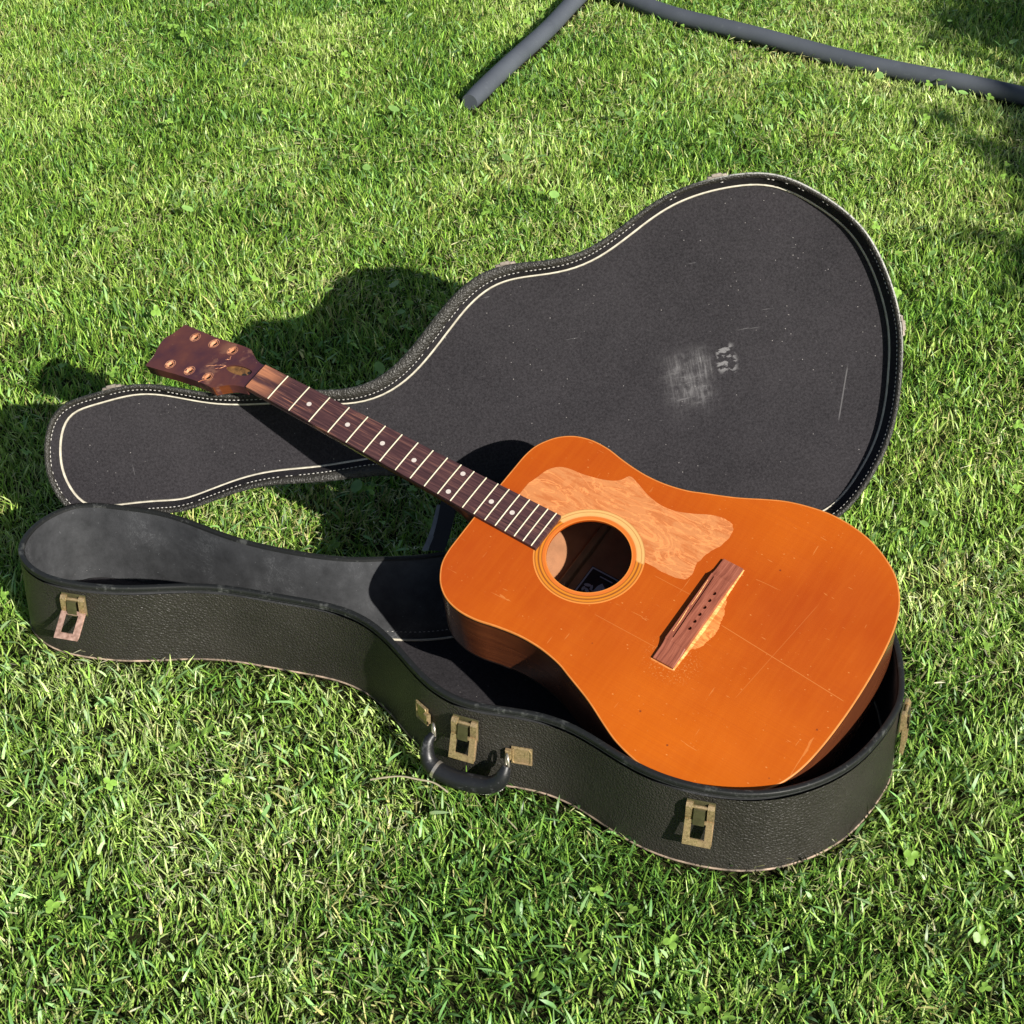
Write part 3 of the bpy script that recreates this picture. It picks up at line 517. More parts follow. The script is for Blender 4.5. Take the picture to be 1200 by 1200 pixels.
# rosette, bare patches
cth = lambda r, n=90: np.array(circ(493, 0, r, n))
mb = MB(); a, b = cth(49.4), cth(64.8); n = len(a)
mb.add([(*p, 0.12) for p in a]+[(*p, 0.12) for p in b]+[(*p, -0.5) for p in a]+[(*p, -0.5) for p in b], [(i, i+n, (i+1) % n+n, (i+1) % n) for i in range(n)]+[(i, (i+1) % n, (i+1) % n+2*n, i+2*n) for i in range(n)]+[(i+n, i+3*n, (i+1) % n+3*n, (i+1) % n+n) for i in range(n)])
ro = mb.build('rosette', MAT['rosette'], gt, 30, GOFF); recalc(ro)
pg = [(381, 62), (385, 75.5), (394, 86), (406, 90.5), (422, 92), (444, 96.7), (460, 103), (468, 110), (473.6, 119), (487.6, 114.8), (506.3, 107), (526.4, 103.1), (545.5, 105), (564.7, 112.5), (582.3, 121.5), (599.8, 125.6), (611.5, 122.4), (617, 110), (614.5, 91), (607.5, 75), (604.2, 57.3), (606.3, 41), (601.5, 30), (583.8, 26.4), (566, 26.8)]
sm = catmull(pg, 110, closed=False); arc = [(493+65.0*math.cos(t), 65.0*math.sin(t)) for t in np.linspace(R(24), R(150), 30)]
edge = [(434, 27.6), (376, 27.4), (376.5, 48)]
rs = np.random.default_rng(5); sc = np.array([tuple(p) for p in sm]); sc[70:] += rs.normal(0, 0.5, sc[70:].shape)
MB().slab([tuple(p) for p in sc]+arc+edge, [], -0.4, 0.10).build('pickguard_scar', MAT['scar'], gt, 0, GOFF)
def jag(P, n, s): 
    P = np.array(P, float); d = np.r_[0, np.cumsum(np.linalg.norm(np.diff(np.r_[P, P[:1]], axis=0), axis=1))]; u = np.linspace(0, d[-1], n, endpoint=False); PP_ = np.r_[P, P[:1]]
    return [tuple(p) for p in np.c_[np.interp(u, d, PP_[:, 0]), np.interp(u, d, PP_[:, 1])]+rs.normal(0, s, (n, 2))]
MB().slab(jag([(650, 76.6), (654.6, 76.8), (655.6, 40), (657.0, 20), (657.4, -10), (656.6, -40), (655.0, -76.8), (650, -76)], 130, 0.16), [], -0.4, 0.13).build('bare_wood_strip', MAT['strip'], gt, 0, GOFF)
MB().slab(jag([(650, 33), (659, 31), (661, 22), (665, 15), (666.5, 4), (669, -4), (669.5, -16), (667, -24), (665, -34), (660, -41), (656, -44), (650, -44)], 120, 0.3), [], -0.4, 0.10).build('torn_wood_patch', MAT['scar2'], gt, 0, GOFF)
MB().slab(jag([(625.8, -75.5), (652, -75.5), (654, -77.4), (645, -77.8), (625.5, -77.2)], 60, 0.15), [], -0.4, 0.09).build('bare_wood_edge', MAT['scar2'], gt, 0, GOFF)
MB().slab([(626, 75.6), (652, 75.6), (652, 77.3), (626, 77.0)], [], -0.4, 0.09).build('bare_wood_edge', MAT['scar'], gt, 0, GOFF)
# bridge
pins = [(643.6, 28.3-10.65*k) for k in range(6)]
BZ = 8.0; br = MB()
sl = [(630.4, 47), (632.0, 47.2), (634.6, -44.8), (633.0, -45)]
br.slab([(627, -50), (653.2, -50), (653.2, 50), (627, 50)], [circ(x, y, 2.35, 14) for x, y in pins]+[sl], 0.0, BZ)
for s in (-1, 1):
    ys = [50, 55, 60, 76]; zs = [BZ-0.3, 5.4, 4.2, 3.6]; v = []
    for y, z in zip(ys, zs): v += [(627, s*y, 0), (653.2, s*y, 0), (653.2, s*y, z-0.4), (652.6, s*y, z), (627.6, s*y, z), (627, s*y, z-0.4)]
    f = [tuple(range(6)), tuple(range(23, 17, -1))]
    for l in range(3):
        for k in range(6): f.append((l*6+k, l*6+(k+1) % 6, l*6+6+(k+1) % 6, l*6+6+k))
    br.add(v, f)
bo = br.build('bridge', MAT['bridge'], gt, 25, GOFF); recalc(bo)
for x, y in pins: MB().tube([(x, y, 0.3), (x, y, 1.2)], 2.9, 12).build('pin_hole', MAT['dark'], bo, 40, GOFF)  # dark discs stand in for shade at the bottom of the holes
MB().box((632.5, 1, 2.2), (6, 94, 1.5)).build('saddle_slot', MAT['dark'], bo, 30, GOFF)
for (x0, y0, x1, y1) in ((628.2, 40, 629.5, 2), (628.6, -2, 630.0, -38)):
    MB().tube([(x0, y0, BZ+0.02), ((x0+x1)/2+0.4, (y0+y1)/2, BZ+0.06), (x1, y1, BZ+0.02)], [0.25, 0.5, 0.25], 5).build('split', MAT['strip'], bo, 40, GOFF)
# neck: half-round sections, heel growing into the body
hw = lambda x: 20.1+(25.4-20.1)*x/349.0
ft = lambda x: 6+0.00997*(349-x)
mb = MB(); secs = []
NX = [-14, -6, 0, 20, 80, 160, 240, 290, 312, 326, 338, 346, 348]; ND = [13, 14, 15, 15.5, 16.5, 18, 19.5, 21, 25, 36, 58, 76, 80]
for x, d in zip(NX, ND):
    w = hw(max(x, 0))-0.2; z0 = (6.8+0.257*x-4.5) if x < -1 else (ft(x)-5.6 if x < 320 else max(0.2, ft(x)-5.6)); w2 = w if d < 30 else w
    secs.append([(x, w2*math.cos(t) if d < 60 else w2*math.cos(t)*0.9, z0-d*(math.sin(t)**(0.85))) for t in np.linspace(0, math.pi, 15)])
v = [p for s in secs for p in s]; m_ = 15; f = []
for i in range(len(secs)-1):
    for k in range(m_-1): f.append((i*m_+k, i*m_+k+1, (i+1)*m_+k+1, (i+1)*m_+k))
    f.append((i*m_+m_-1, i*m_, (i+1)*m_, (i+1)*m_+m_-1))
f.append(tuple(range(m_))); f.append(tuple((len(secs)-1)*m_+k for k in range(m_))[::-1])
mb.v = v; mb.f = f; nk = mb.build('neck', MAT['side'], gt, 40, GOFF); recalc(nk)
# fretboard to the soundhole; the last corner follows the rosette
XE = 437.0
v = []; xs = [0.0]+list(np.linspace(20, 430, 22))+[XE]
for x in xs:
    w = hw(x); t = ft(x) if x < 349 else 6.0+0.0*(x)
    for k, yy in enumerate(np.linspace(-1, 1, 9)): v.append((x, yy*w, t-0.5*yy*yy))
    v.append((x, w, t-6 if x < 349 else 0)); v.append((x, -w, t-6 if x < 349 else 0))
f = []
for i in range(len(xs)-1):
    for k in range(11): f.append((i*11+k, (i+1)*11+k, (i+1)*11+(k+1) % 11, i*11+(k+1) % 11))
f.append(tuple(range(11))); f.append(tuple((len(xs)-1)*11+k for k in range(11)))
fb = mesh_obj('fretboard', v, f, MAT['fretboard'], gt, 30, off=GOFF); recalc(fb)
FX = [628.65*(1-2**(-k/12)) for k in range(21)]
for k in range(1, 21):
    x = FX[k]; w = hw(x)-0.2; z = ft(x) if x < 349 else 6.0
    pts = [(x, yy*w, z-0.5*yy*yy+0.25) for yy in np.linspace(-1, 1, 9)]
    MB().tube(pts, 0.88, 8, flat=1.0).build('fret', MAT['fret'], gt, 60, GOFF)
dots = [((FX[a-1]+FX[a])/2, 0) for a in (3, 5, 7, 9, 15, 17)]+[((FX[11]+FX[12])/2, s*15.0) for s in (-1, 1)]
for x, y in dots:
    z = ft(x) if x < 349 else 6.0; MB().tube([(x, y, z-1.0), (x, y, z+0.12-0.5*(y/24)**2)], 3.1, 16).build('inlay_dot', MAT['dot'], gt, 30, GOFF)
# headstock, tilted back
HA = 0.26; HZ = 6.8
hm = Matrix.Rotation(-HA, 4, 'Y')
def tilt(mb): 
    mb.v = [tuple(Vector((p[0]*math.cos(HA)-(-math.sin(HA))*0*p[2]-math.sin(HA)*p[2]*1.0, p[1], HZ+p[0]*math.sin(HA)+p[2]*math.cos(HA)))) for p in mb.v]; return mb
HO = [(-1.5, 20.2), (-8, 20.4), (-16, 22.6), (-24, 26.0), (-32.5, 30.4), (-38.5, 35.2), (-43, 36.6), (-50, 37.3), (-63.7, 37.6), (-84, 37.2), (-104.6, 37.1), (-127.6, 38.4), (-150, 39.8), (-163, 41.0), (-166.9, 40.8), (-168.6, 36), (-170.4, 28), (-173, 20), (-176.8, 13.5), (-178, 8), (-177, 1), (-173.8, -9), (-170, -19), (-168.6, -29), (-168.4, -37.2), (-166, -38.4), (-142.8, -37.2), (-112.6, -35.3), (-82.1, -34.6), (-60.7, -35), (-49, -36.4), (-44.6, -36.4), (-41, -34.6), (-36, -30.6), (-27.4, -25.6), (-18, -22.0), (-8, -20.4), (-1.5, -20)]
pegs = [(-134.6, 27.4), (-99.4, 27.0), (-64.2, 25.4), (-133.9, -23.8), (-98.2, -23.5), (-65.0, -23.4)]
tr = [(-10.5, 1.5), (-11.5, 5.4), (-18, 7.2), (-30, 8.0), (-42, 6.4), (-52, 2.4), (-53.5, -0.5), (-47, -4.2), (-36, -6.2), (-24, -5.8), (-14.5, -3.2)]
trc = [tuple(p) for p in catmull(tr, 30)]
hs = tilt(MB().slab(HO, [circ(x, y, 4.9, 18) for x, y in pegs]+[trc], -13.5, 0)).build('headstock', MAT['head'], gt, 30, GOFF); recalc(hs)
for x, y in pegs:
    c_in, c_out = circ(x, y, 4.3, 16), circ(x, y, 5.0, 16); n = 16; tilt(MB().tube([(x, y, -13), (x, y, -3.2)], 4.2, 14)).build('hole_shade_plug', MAT['dark'], hs, 50, GOFF)  # black plug paints the shade deep in the tuner hole
    m = MB(); m.add([(*p, 0.1) for p in c_in]+[(*p, 0.1) for p in c_out]+[(*p, -13) for p in c_in]+[(*p, -13) for p in c_out], [(i, i+n, (i+1) % n+n, (i+1) % n) for i in range(n)]+[(i, (i+1) % n, (i+1) % n+2*n, i+2*n) for i in range(n)])
    tilt(m).build('tuner_hole', MAT['bareh'], hs, 50, GOFF)
    # ring left in the lacquer by the old bushing, and torn wood on one side
    rr = circ(x-0.6, y, 7.6, 22); r2 = circ(x-0.6, y, 7.1, 22); tilt(MB().slab(rr, [r2], -0.1, 0.10)).build('bushing_mark', MAT['bareh'], hs, 0, GOFF)
    jag = [(x+ (4.9+(0 if math.cos(a) > -0.1 else 3.4*random.random()))*math.cos(a), y+(4.9+(0 if math.cos(a) > -0.1 else 2.4*random.random()))*math.sin(a)) for a in np.linspace(0, 2*math.pi, 22, endpoint=False)]
    tilt(MB().slab(jag, [circ(x, y, 4.4, 16)], -0.1, 0.16)).build('torn_wood', MAT['bareh'], hs, 0, GOFF)
tilt(MB().slab(trc, [], -3.4, -2.2)).build('truss_rod_cavity', m_simple('ochre_raw_wood', (0.27, 0.125, 0.035), 0.7, var=0.75, scale=110), hs, 0, GOFF)
for x, y, r in ((-19.8, -2.4, 3.0), (-15.5, 3.6, 2.6)): tilt(MB().slab([(x+r*1.3*math.cos(t), y+r*math.sin(t)) for t in np.linspace(0, 6.28, 12, endpoint=False)], [], -2.3, -2.05)).build('cavity_hole', MAT['dark'], hs, 0, GOFF)  # flat dark patches painted in place of shaded holes
for pts in ([(-66, -8), (-58, -4), (-54, 1), (-62, 0), (-73, -5), (-82, -9)], [(-60, 17), (-57, 12), (-62, 9)], [(-66, -28), (-72, -35)]):
    m = MB(); P_ = np.array([(*p, 0.05) for p in pts], float); P_ = np.stack([np.interp(np.linspace(0, len(pts)-1, 22), range(len(pts)), P_[:, k]) for k in range(3)], 1); P_[:, :2] += rs.normal(0, 0.45, (22, 2)); m.tube(P_, list(0.12+0.3*rs.random(22)), 4); tilt(m).build('crack', MAT['bareh'], hs, 0, GOFF)
# split exposed wood at the lower shoulder and dark slot where the nut was
tilt(MB().slab([(-48.5, -36.5), (-44.3, -36.5), (-36, -30.8), (-27.3, -25.7), (-22, -23.3), (-27, -24.3), (-36, -29.2), (-42.5, -34.2)], [], -13.6, 0.12)).build('split_shoulder', MAT['side'], hs, 0, GOFF)
MB().box((-0.9, 0, 5.0), (2.0, 40, 5)).build('nut_slot', MAT['dark'], gt, 30, GOFF)

# ------------------------------------------------------------------ padded pipe frame at the back
pp = [(-88, 1592, 14), (-40, 1700, 20), (20, 1850, 23), (80, 2000, 24), (130, 2135, 25), (160, 2205, 26), (185, 2222, 26), (222, 2200, 25), (330, 2085, 23), (450, 1990, 22), (700, 1812, 21), (1010, 1618, 22), (1400, 1390, 22), (1900, 1110, 22)]
PP = catmull(pp, 150, closed=False); PP[:, 2] += 2*np.sin(np.arange(150)*0.23)-1.5
pr = MB().tube(PP, list(np.r_[16.5, 17.5, np.full(148, 18.5)]), 18).build('padded_pipe', MAT['pipe'], None, 60)
tag(pr, 'dark grey padded pipe bent at a corner, lying across the lawn behind the case', 'pipe')
# ------------------------------------------------------------------ lawn
def vnoise(x, y, scale, seed):
    r = np.random.default_rng(seed); T = r.random((256, 256)); u = x*scale+1000; v = y*scale+1000; i = np.floor(u).astype(int); j = np.floor(v).astype(int); a = u-i; b = v-j
    a = a*a*(3-2*a); b = b*b*(3-2*b); g = lambda p, q: T[p % 256, q % 256]
    return (g(i, j)*(1-a)+g(i+1, j)*a)*(1-b)+(g(i, j+1)*(1-a)+g(i+1, j+1)*a)*b
def fnoise(x, y, s, seed): return (vnoise(x, y, s, seed)+0.5*vnoise(x, y, s*2.1, seed+1)+0.25*vnoise(x, y, s*4.3, seed+2))/1.75
GZ = -0.006
n_ = 60; gx = np.linspace(-1, 1, n_); gx = np.sign(gx)*np.abs(gx)**3*60
gv = [(a, b+1, GZ) for b in gx for a in gx]; gf = [(i*n_+j, i*n_+j+1, (i+1)*n_+j+1, (i+1)*n_+j) for i in range(n_-1) for j in range(n_-1)]
g = G('soil_and_moss'); n1 = g.noise(2.5, 5); n2 = g.noise(140, 5, rough=0.7)
c = g.mix(g.ramp(n2, [(0.35, 0), (0.65, 1)]), (0.014, 0.013, 0.006), g.ramp(n1, [(0.3, (0.03, 0.045, 0.010)), (0.7, (0.05, 0.045, 0.018))]))
x_, y_, z_ = g.xyz(); rad = g.math('SQRT', g.math('ADD', g.math('MULTIPLY', x_, x_), g.math('MULTIPLY', y_, y_))); c = g.mix(g.step(rad, 3.6, 6.0), c, g.ramp(g.noise(60, 6, rough=0.8), [(0.3, (0.045, 0.10, 0.014)), (0.7, (0.15, 0.25, 0.035))]))
lawn = mesh_obj('lawn', gv, gf, g.fin(c, 0.95, spec=0.1, nrm=g.bump(n2, 0.8, 0.01)), None, 0, scale=1.0); tag(lawn, kind='structure', label='short mown lawn in bright sun')

A3 = np.array(CM); inv = A3.T
def in_poly(P, x, y):
    c = np.zeros(len(x), bool); j = len(P)-1
    for i in range(len(P)):
        xi, yi = P[i]; xj, yj = P[j]; c ^= ((yi > y) != (yj > y)) & (x < (xj-xi)*(y-yi)/(yj-yi+1e-12)+xi); j = i
    return c
bw = (np.c_[bp, np.zeros(len(bp))] @ np.array(CM).T + np.array(CO))[:, :2]*0.001
bwN = (np.c_[bn, np.zeros(len(bn))] @ np.array(CM).T)[:, :2]
bw_in = bw-bwN*0.004; pathp = PP[::3, :2]*0.001
def case_dist(x, y):
    d = np.full(len(x), 9.0)
    for i in range(0, len(bw), 3): d = np.minimum(d, np.hypot(x-bw[i, 0], y-bw[i, 1]))
    return d
def pipe_dist(x, y):
    d = np.full(len(x), 9.0)
    for i in range(len(pathp)-1):
        a, b = pathp[i], pathp[i+1]; ab = b-a; t = np.clip(((x-a[0])*ab[0]+(y-a[1])*ab[1])/(ab@ab+1e-12), 0, 1); d = np.minimum(d, np.hypot(x-a[0]-t*ab[0], y-a[1]-t*ab[1]))
    return d
def half_w(y): return 0.25*(y+2.04)+0.19   # half width of the ground in view
def blades(name, N, area, hgt, wid, palette, lean=(0.25, 0.9), z0=0.0, tile=False, label=None, seed=1, curl=0.5, wide_tip=0.0, fade=None, dens=None, flat=False):
    r = np.random.default_rng(seed); x, y = area(r, N)
    if dens is not None: k = r.random(len(x)) < dens(x, y); x, y = x[k], y[k]
    k = ~in_poly(bw_in, x, y); pd = pipe_dist(x, y); k &= pd > 0.012
    if tile: k[:] = True; pd[:] = 9
    x, y, pd = x[k], y[k], pd[k]; N = len(x); cd = case_dist(x, y) if not tile else np.full(N, 9.0)
    P1 = fnoise(x, y, 4.5, 31); P2 = fnoise(x, y, 11, 57); P3 = fnoise(x, y, 1.7, 91); clump = fnoise(x, y, 28, 12)
    h = hgt[0]+(hgt[1]-hgt[0])*r.beta(2, 2.2, N); h *= 0.50+1.0*clump; h *= np.where(pd < 0.024, 0.6, 1.0)
    w = wid[0]+(wid[1]-wid[0])*r.beta(1.6, 3, N); 
    ang = (fnoise(x, y, 3.0, 5)*2+fnoise(x, y, 12.0, 6))*2.6*math.pi+r.normal(0, 1.2, N); rnd = r.random(N) < 0.55; ang[rnd] = r.uniform(0, 6.283, rnd.sum())
    le = lean[0]+(lean[1]-lean[0])*r.random(N)
    # blades next to the case are pushed outwards
    near = cd < 0.022
    if near.any():
        j = np.array([np.argmin(np.hypot(bw[:, 0]-a, bw[:, 1]-b)) for a, b in zip(x[near], y[near])]); ang[near] = np.arctan2(bwN[j, 1], bwN[j, 0])+r.normal(0, 0.8, near.sum()); h[near] *= 0.8; le[near] = np.maximum(le[near], 0.5)
    dx, dy = np.cos(ang), np.sin(ang); tw = ang+math.pi/2+r.normal(0, 0.6, N); wx, wy = np.cos(tw), np.sin(tw); wz = r.normal(0, 0.25, N)
    V = np.empty((N, 7, 3)); T = [0, 0.36, 0.72, 1.0]; W = [0.75, 1.0, 0.8, 0.0]
    up = np.sqrt(np.clip(1-le**2, 0.02, 1)); zb = GZ+z0*r.random(N)
    for l, (t, ww) in enumerate(zip(T, W)):
        hz = h*(up*t-curl*le*t*t*0.55*up) if not flat else h*t*0.12; hx = h*(le*(t*0.45+t*t*0.55))
        px, py, pz = x+dx*hx, y+dy*hx, zb+np.maximum(hz, 0)
        if l < 3:
            V[:, 2*l] = np.c_[px-wx*w*ww/2, py-wy*w*ww/2, pz-wz*w*ww/2]; V[:, 2*l+1] = np.c_[px+wx*w*ww/2, py+wy*w*ww/2, pz+wz*w*ww/2]
        else: V[:, 6] = np.c_[px, py, pz]
    idx = np.arange(N)[:, None]*7
    quads = np.concatenate([idx+[0, 1, 3, 2], idx+[2, 3, 5, 4]], 1).reshape(-1, 4); tris = idx+[4, 5, 6]
    me = bpy.data.meshes.new(name); nv = N*7; me.vertices.add(nv); me.vertices.foreach_set('co', V.reshape(-1).astype(np.float32))
    nl = quads.size+tris.size; me.loops.add(nl); me.loops.foreach_set('vertex_index', np.concatenate([quads.reshape(-1), tris.reshape(-1)]).astype(np.int32))
    npol = len(quads)+len(tris); me.polygons.add(npol); st = np.concatenate([np.arange(len(quads))*4, quads.size+np.arange(len(tris))*3]).astype(np.int32)
    me.polygons.foreach_set('loop_start', st); me.update(calc_edges=True)
    # colour of each blade: patches of the lawn, then its own variation
    pal = np.array(palette); u = np.clip(0.5*P1+0.3*P2+0.2*P3+r.normal(0, 0.16, N), 0, 0.999)
    u = np.clip((u-0.22)/0.56, 0, 0.999)*(len(pal)-1); i = u.astype(int); fr_ = (u-i)[:, None]; C = pal[i]*(1-fr_)+pal[np.minimum(i+1, len(pal)-1)]*fr_
    C = C*np.exp(r.normal(0, 0.26, N))[:, None]
    fr2 = np.clip((0.35-y)/0.6, 0, 1)[:, None]*(0 if tile else 1); C = C*(1-fr2*np.array((0.02, 0.02, -0.16)))
    dry = (r.random(N) < 0.02+0.28*np.clip(fnoise(x, y, 7, 77)-0.56, 0, 1)*3.0); C[dry] = np.array([0.46, 0.44, 0.17])*np.exp(r.normal(0, 0.3, dry.sum()))[:, None]
    CV = np.ones((N, 7, 4)); 
    for l, k_ in enumerate((1.0, 1.0, 0.98, 0.98, 1.0, 1.0, 1.0)): CV[:, l, :3] = C*k_*(np.array((1.12, 1.0, 0.9)) if l < 2 else 1.0)
    at = me.color_attributes.new('col', 'FLOAT_COLOR', 'POINT'); at.data.foreach_set('color', CV.reshape(-1).astype(np.float32))
    me.materials.append(GRASS); o = bpy.data.objects.new(name, me); COL.objects.link(o); tag(o, label, kind='stuff'); print(name, N); return o
GRASS = m_leaf('grass_blade', trans=0.30, rough=0.42, spec=0.45)
# quarter-metre cells: those the photograph shows are sown blade by blade, the lawn round them repeats one sown cell
CS = 0.25; CELLS = [(-4.5+CS*(i+0.5), -2.5+CS*(j+0.5)) for i in range(36) for j in range(40)]
def in_view(cx, cy): return any(abs(cx+a) < half_w(cy+b)+0.03 and -0.88 < cy+b < 2.62 for a in (-CS/2, 0, CS/2) for b in (-CS/2, 0, CS/2))
IN = np.array([c for c in CELLS if in_view(*c)]); OUT = np.array([c for c in CELLS if not in_view(*c)]); print('cells in view', len(IN), 'round about', len(OUT))
def area_in(r, N):
    c = IN[r.integers(0, len(IN), N)]; return c[:, 0]+r.uniform(-CS/2, CS/2, N), c[:, 1]+r.uniform(-CS/2, CS/2, N)
def area_tile(r, N): return r.uniform(-CS/2, CS/2, N), r.uniform(-CS/2, CS/2, N)
GREENS = [(0.078, 0.188, 0.028), (0.132, 0.285, 0.036), (0.208, 0.385, 0.048), (0.300, 0.480, 0.066), (0.395, 0.550, 0.112), (0.52, 0.62, 0.22)]
blades('grass', 400000, area_in, (0.012, 0.036), (0.0012, 0.0031), GREENS, lean=(0.25, 0.93), label='short mown green grass of the lawn in full sun', seed=3)
blades('coarse_grass', 34000, area_in, (0.010, 0.034), (0.0024, 0.0056), [(0.13, 0.29, 0.07), (0.22, 0.42, 0.11), (0.38, 0.54, 0.22)], lean=(0.6, 1.0), z0=0.018, label='broader coarse grass blades scattered through the lawn', seed=8, dens=lambda x, y: np.clip(0.10+0.7*(fnoise(x, y, 5, 44)-0.40)*3+np.clip(-y, 0, 0.7)*1.1*(0.7-0.5*(x > 0.1)), 0, 1))
blades('dead_grass', 90000, area_in, (0.006, 0.022), (0.0010, 0.0026), [(0.40, 0.41, 0.16), (0.54, 0.53, 0.24), (0.62, 0.61, 0.36)], lean=(0.90, 1.0), z0=0.022, label='dry straw coloured clippings lying low in the lawn', seed=15, flat=True, dens=lambda x, y: np.clip((fnoise(x, y, 6, 77)-0.47)*4.5+np.where(y < 0, 0.12, 0), 0.05, 1))
sg = blades('surrounding_grass', int(470000/len(IN)), area_tile, (0.012, 0.038), (0.0013, 0.0036), GREENS, tile=True, lean=(0.25, 0.95), label='grass of the lawn beyond the edges of the picture', seed=21)
pm = np.random.default_rng(2)
ng = bpy.data.node_groups.new('repeat_cell', 'GeometryNodeTree'); ng.interface.new_socket('Geometry', in_out='INPUT', socket_type='NodeSocketGeometry'); ng.interface.new_socket('Geometry', in_out='OUTPUT', socket_type='NodeSocketGeometry')
gi = ng.nodes.new('NodeGroupInput'); go = ng.nodes.new('NodeGroupOutput'); sp = ng.nodes.new('GeometryNodeSeparateGeometry'); sp.domain = 'POINT'; iop = ng.nodes.new('GeometryNodeInstanceOnPoints'); m2p = ng.nodes.new('GeometryNodeMeshToPoints')
na = ng.nodes.new('GeometryNodeInputNamedAttribute'); na.data_type = 'BOOLEAN'; na.inputs[0].default_value = 'anchor'
rv_ = ng.nodes.new('FunctionNodeRandomValue'); rv_.data_type = 'INT'; rv_.inputs[4].default_value = 0; rv_.inputs[5].default_value = 3
mu = ng.nodes.new('ShaderNodeMath'); mu.operation = 'MULTIPLY'; mu.inputs[1].default_value = math.pi/2; cx_ = ng.nodes.new('ShaderNodeCombineXYZ'); L = ng.links
L.new(gi.outputs[0], sp.inputs[0]); L.new(na.outputs['Attribute'], sp.inputs[1]); L.new(sp.outputs[0], m2p.inputs[0]); L.new(m2p.outputs[0], iop.inputs['Points']); L.new(sp.outputs[1], iop.inputs['Instance'])
L.new(rv_.outputs[2], mu.inputs[0]); L.new(mu.outputs[0], cx_.inputs[2]); L.new(cx_.outputs[0], iop.inputs['Rotation']); L.new(iop.outputs[0], go.inputs[0])
me = sg.data; n0 = len(me.vertices); me.vertices.add(len(OUT)); co = np.empty(len(me.vertices)*3, np.float32); me.vertices.foreach_get('co', co); co[n0*3:] = np.c_[OUT, np.zeros(len(OUT))].reshape(-1); me.vertices.foreach_set('co', co)
an = me.attributes.new('anchor', 'BOOLEAN', 'POINT'); fl_ = np.zeros(len(me.vertices), bool); fl_[n0:] = True; an.data.foreach_set('value', fl_); me.update()
sg.modifiers.new('repeat_cell', 'NODES').node_group = ng

# clover and other round leaves low in the sward
def leaves(name, spots, label, col, seed):
    r = np.random.default_rng(seed); V = []; F = []; CC = []
    for (x, y, rad, nl, z) in spots:
        a0 = r.random()*6.28; tilt_ = r.normal(0, 0.35, 2); cc = np.array(col)*math.exp(r.normal(0, 0.18)); 
        for k in range(nl):
            a = a0+6.283*k/nl; off = rad*(0.72 if nl > 1 else 0); cx, cy = x+math.cos(a)*off, y+math.sin(a)*off; n = len(V); m = 10; ca, sa = math.cos(a), math.sin(a); cup = r.uniform(0.1, 0.35)
            V.append((cx, cy, z)); CC.append(cc*0.9)
            for i in range(m):
                t = 6.283*i/m; lx = math.cos(t)*rad*(0.72 if nl > 1 else 1.15)*(1-0.18*(math.cos(t) > 0.9)); ly = math.sin(t)*rad*(0.62 if nl > 1 else 0.8); px, py = lx*ca-ly*sa, lx*sa+ly*ca
                V.append((cx+px, cy+py, z+tilt_[0]*(cx+px-x)+tilt_[1]*(cy+py-y)+cup*abs(ly)*0.8)); CC.append(cc*(1.05+0.1*r.normal()))
            F += [(n, n+1+i, n+1+(i+1) % m) for i in range(m)]
    me = bpy.data.meshes.new(name); me.from_pydata(V, [], F); at = me.color_attributes.new('col', 'FLOAT_COLOR', 'POINT'); at.data.foreach_set('color', np.c_[np.array(CC), np.ones(len(CC))].reshape(-1).astype(np.float32)); me.polygons.foreach_set('use_smooth', [True]*len(F))
    me.materials.append(GRASS); o = bpy.data.objects.new(name, me); COL.objects.link(o); return tag(o, label, kind='stuff')
r = np.random.default_rng(90); x, y = area_in(r, 1900); k = (~in_poly(bw, x, y)) & (pipe_dist(x, y) > 0.03) & (case_dist(x, y) > 0.015) & (np.hypot(x+0.05, y+0.40) > 0.14) & (fnoise(x, y, 3.5, 19)*0.7+0.3*r.random(len(x)) > 0.50-0.11*(y > 0.4)); x, y = x[k], y[k]
leaves('clover', [(a, b, 0.0030+0.0036*r.random(), 3, 0.018+0.014*r.random()) for a, b in zip(x, y)], 'pale green clover leaves growing through the grass', (0.24, 0.42, 0.07), 4)
k = (r.random(len(x)) < 0.10) & (y > -0.1)
leaves('broad_leaves', [(a+0.03, b+0.02, 0.005+0.006*r.random(), 1, 0.022+0.012*r.random()) for a, b in zip(x[k], y[k])], 'light green broad weed leaves among the grass', (0.24, 0.42, 0.11), 6)

# a grass stalk lying beside the handle, as in the photograph
sk = MB().tube(catmull([(-158, -400, 22), (-142, -403, 28), (-123, -404, 31), (-104, -408, 30), (-86, -410, 27), (-70, -418, 20)], 24, closed=False), 1.1, 6).build('dry_stalk', m_simple('dry_stalk', (0.34, 0.30, 0.20), 0.7), None, 60)
tag(sk, 'thin dry grass stalk lying on the lawn left of the case handle', 'stalk')

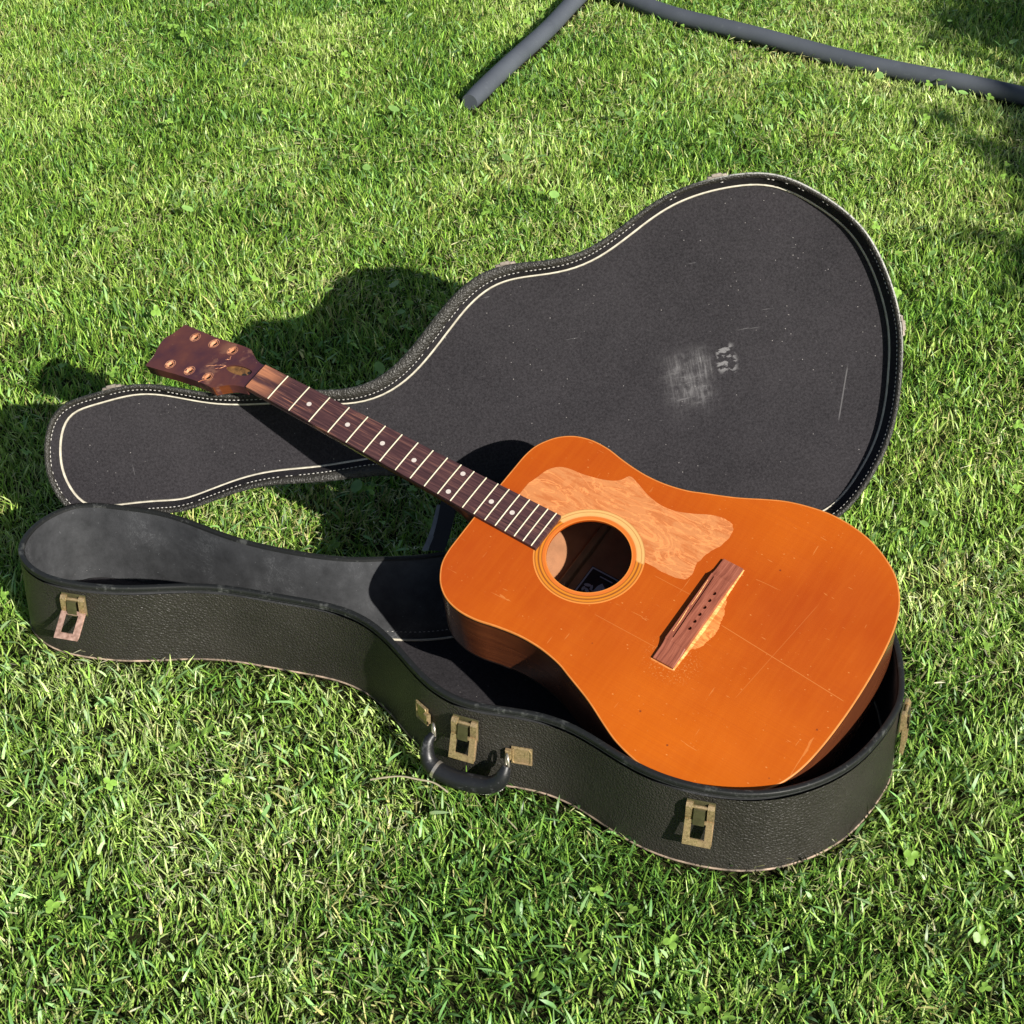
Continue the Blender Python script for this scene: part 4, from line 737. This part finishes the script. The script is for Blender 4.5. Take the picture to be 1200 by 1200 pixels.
# unseen tree added at the right, its crown shaped to shade the far right corner
tx, ty = TREE
tree = bpy.data.objects.new('unseen_shade_tree', None); COL.objects.link(tree); tree.location = (tx, ty, GZ); tag(tree, 'small leafy tree added out of view right of the lawn to cast shade', 'tree')
tk = MB().tube(catmull([(0, 0, 0), (30, 10, 500), (-10, 30, 1100), (20, 0, 1700), (60, -30, 2200)], 24, closed=False), list(np.linspace(75, 22, 24)), 12)
for a in range(7):
    an = a*0.9+0.3; tk.tube([(0, 10, 1000+a*130), (math.cos(an)*250, math.sin(an)*250, 1300+a*130), (math.cos(an)*520, math.sin(an)*520, 1500+a*130)], [30, 20, 9], 8)
tk.build('trunk', m_simple('grey_bark', (0.16, 0.12, 0.09), 0.9, var=0.5, scale=30, bump=0.9), tree, 60)
r = np.random.default_rng(77); V = []; F = []; CC = []
cl = []
for _ in range(260):
    d = r.normal(size=3); d /= np.linalg.norm(d); q = r.random()**0.45; cl.append((d[0]*q*1.0, d[1]*q*1.0, 1.85+d[2]*q*0.5))
for _ in range(170):  # second lobe added to lengthen the cast shade
    d = r.normal(size=3); d /= np.linalg.norm(d); q = r.random()**0.4; cl.append((-0.42+d[0]*q*0.72, -0.62+d[1]*q*0.62, 1.8+d[2]*q*0.4))
for c_ in cl:
    for _ in range(95):
        p = np.array(c_)+r.normal(0, 0.085, 3); a = r.normal(size=3); a /= np.linalg.norm(a); b = np.cross(a, r.normal(size=3)); b /= np.linalg.norm(b); s = r.uniform(0.04, 0.075); n = len(V)
        V += [tuple(p-a*s), tuple(p+b*s*0.5), tuple(p+a*s), tuple(p-b*s*0.5)]; F.append((n, n+1, n+2, n+3)); cc = np.array((0.06, 0.13, 0.025))*math.exp(r.normal(0, 0.25)); CC += [cc]*4
me = bpy.data.meshes.new('crown'); me.from_pydata(V, [], F); at = me.color_attributes.new('col', 'FLOAT_COLOR', 'POINT'); at.data.foreach_set('color', np.c_[np.array(CC), np.ones(len(CC))].reshape(-1).astype(np.float32)); me.materials.append(GRASS)
cr = bpy.data.objects.new('crown', me); COL.objects.link(cr); cr.parent = tree
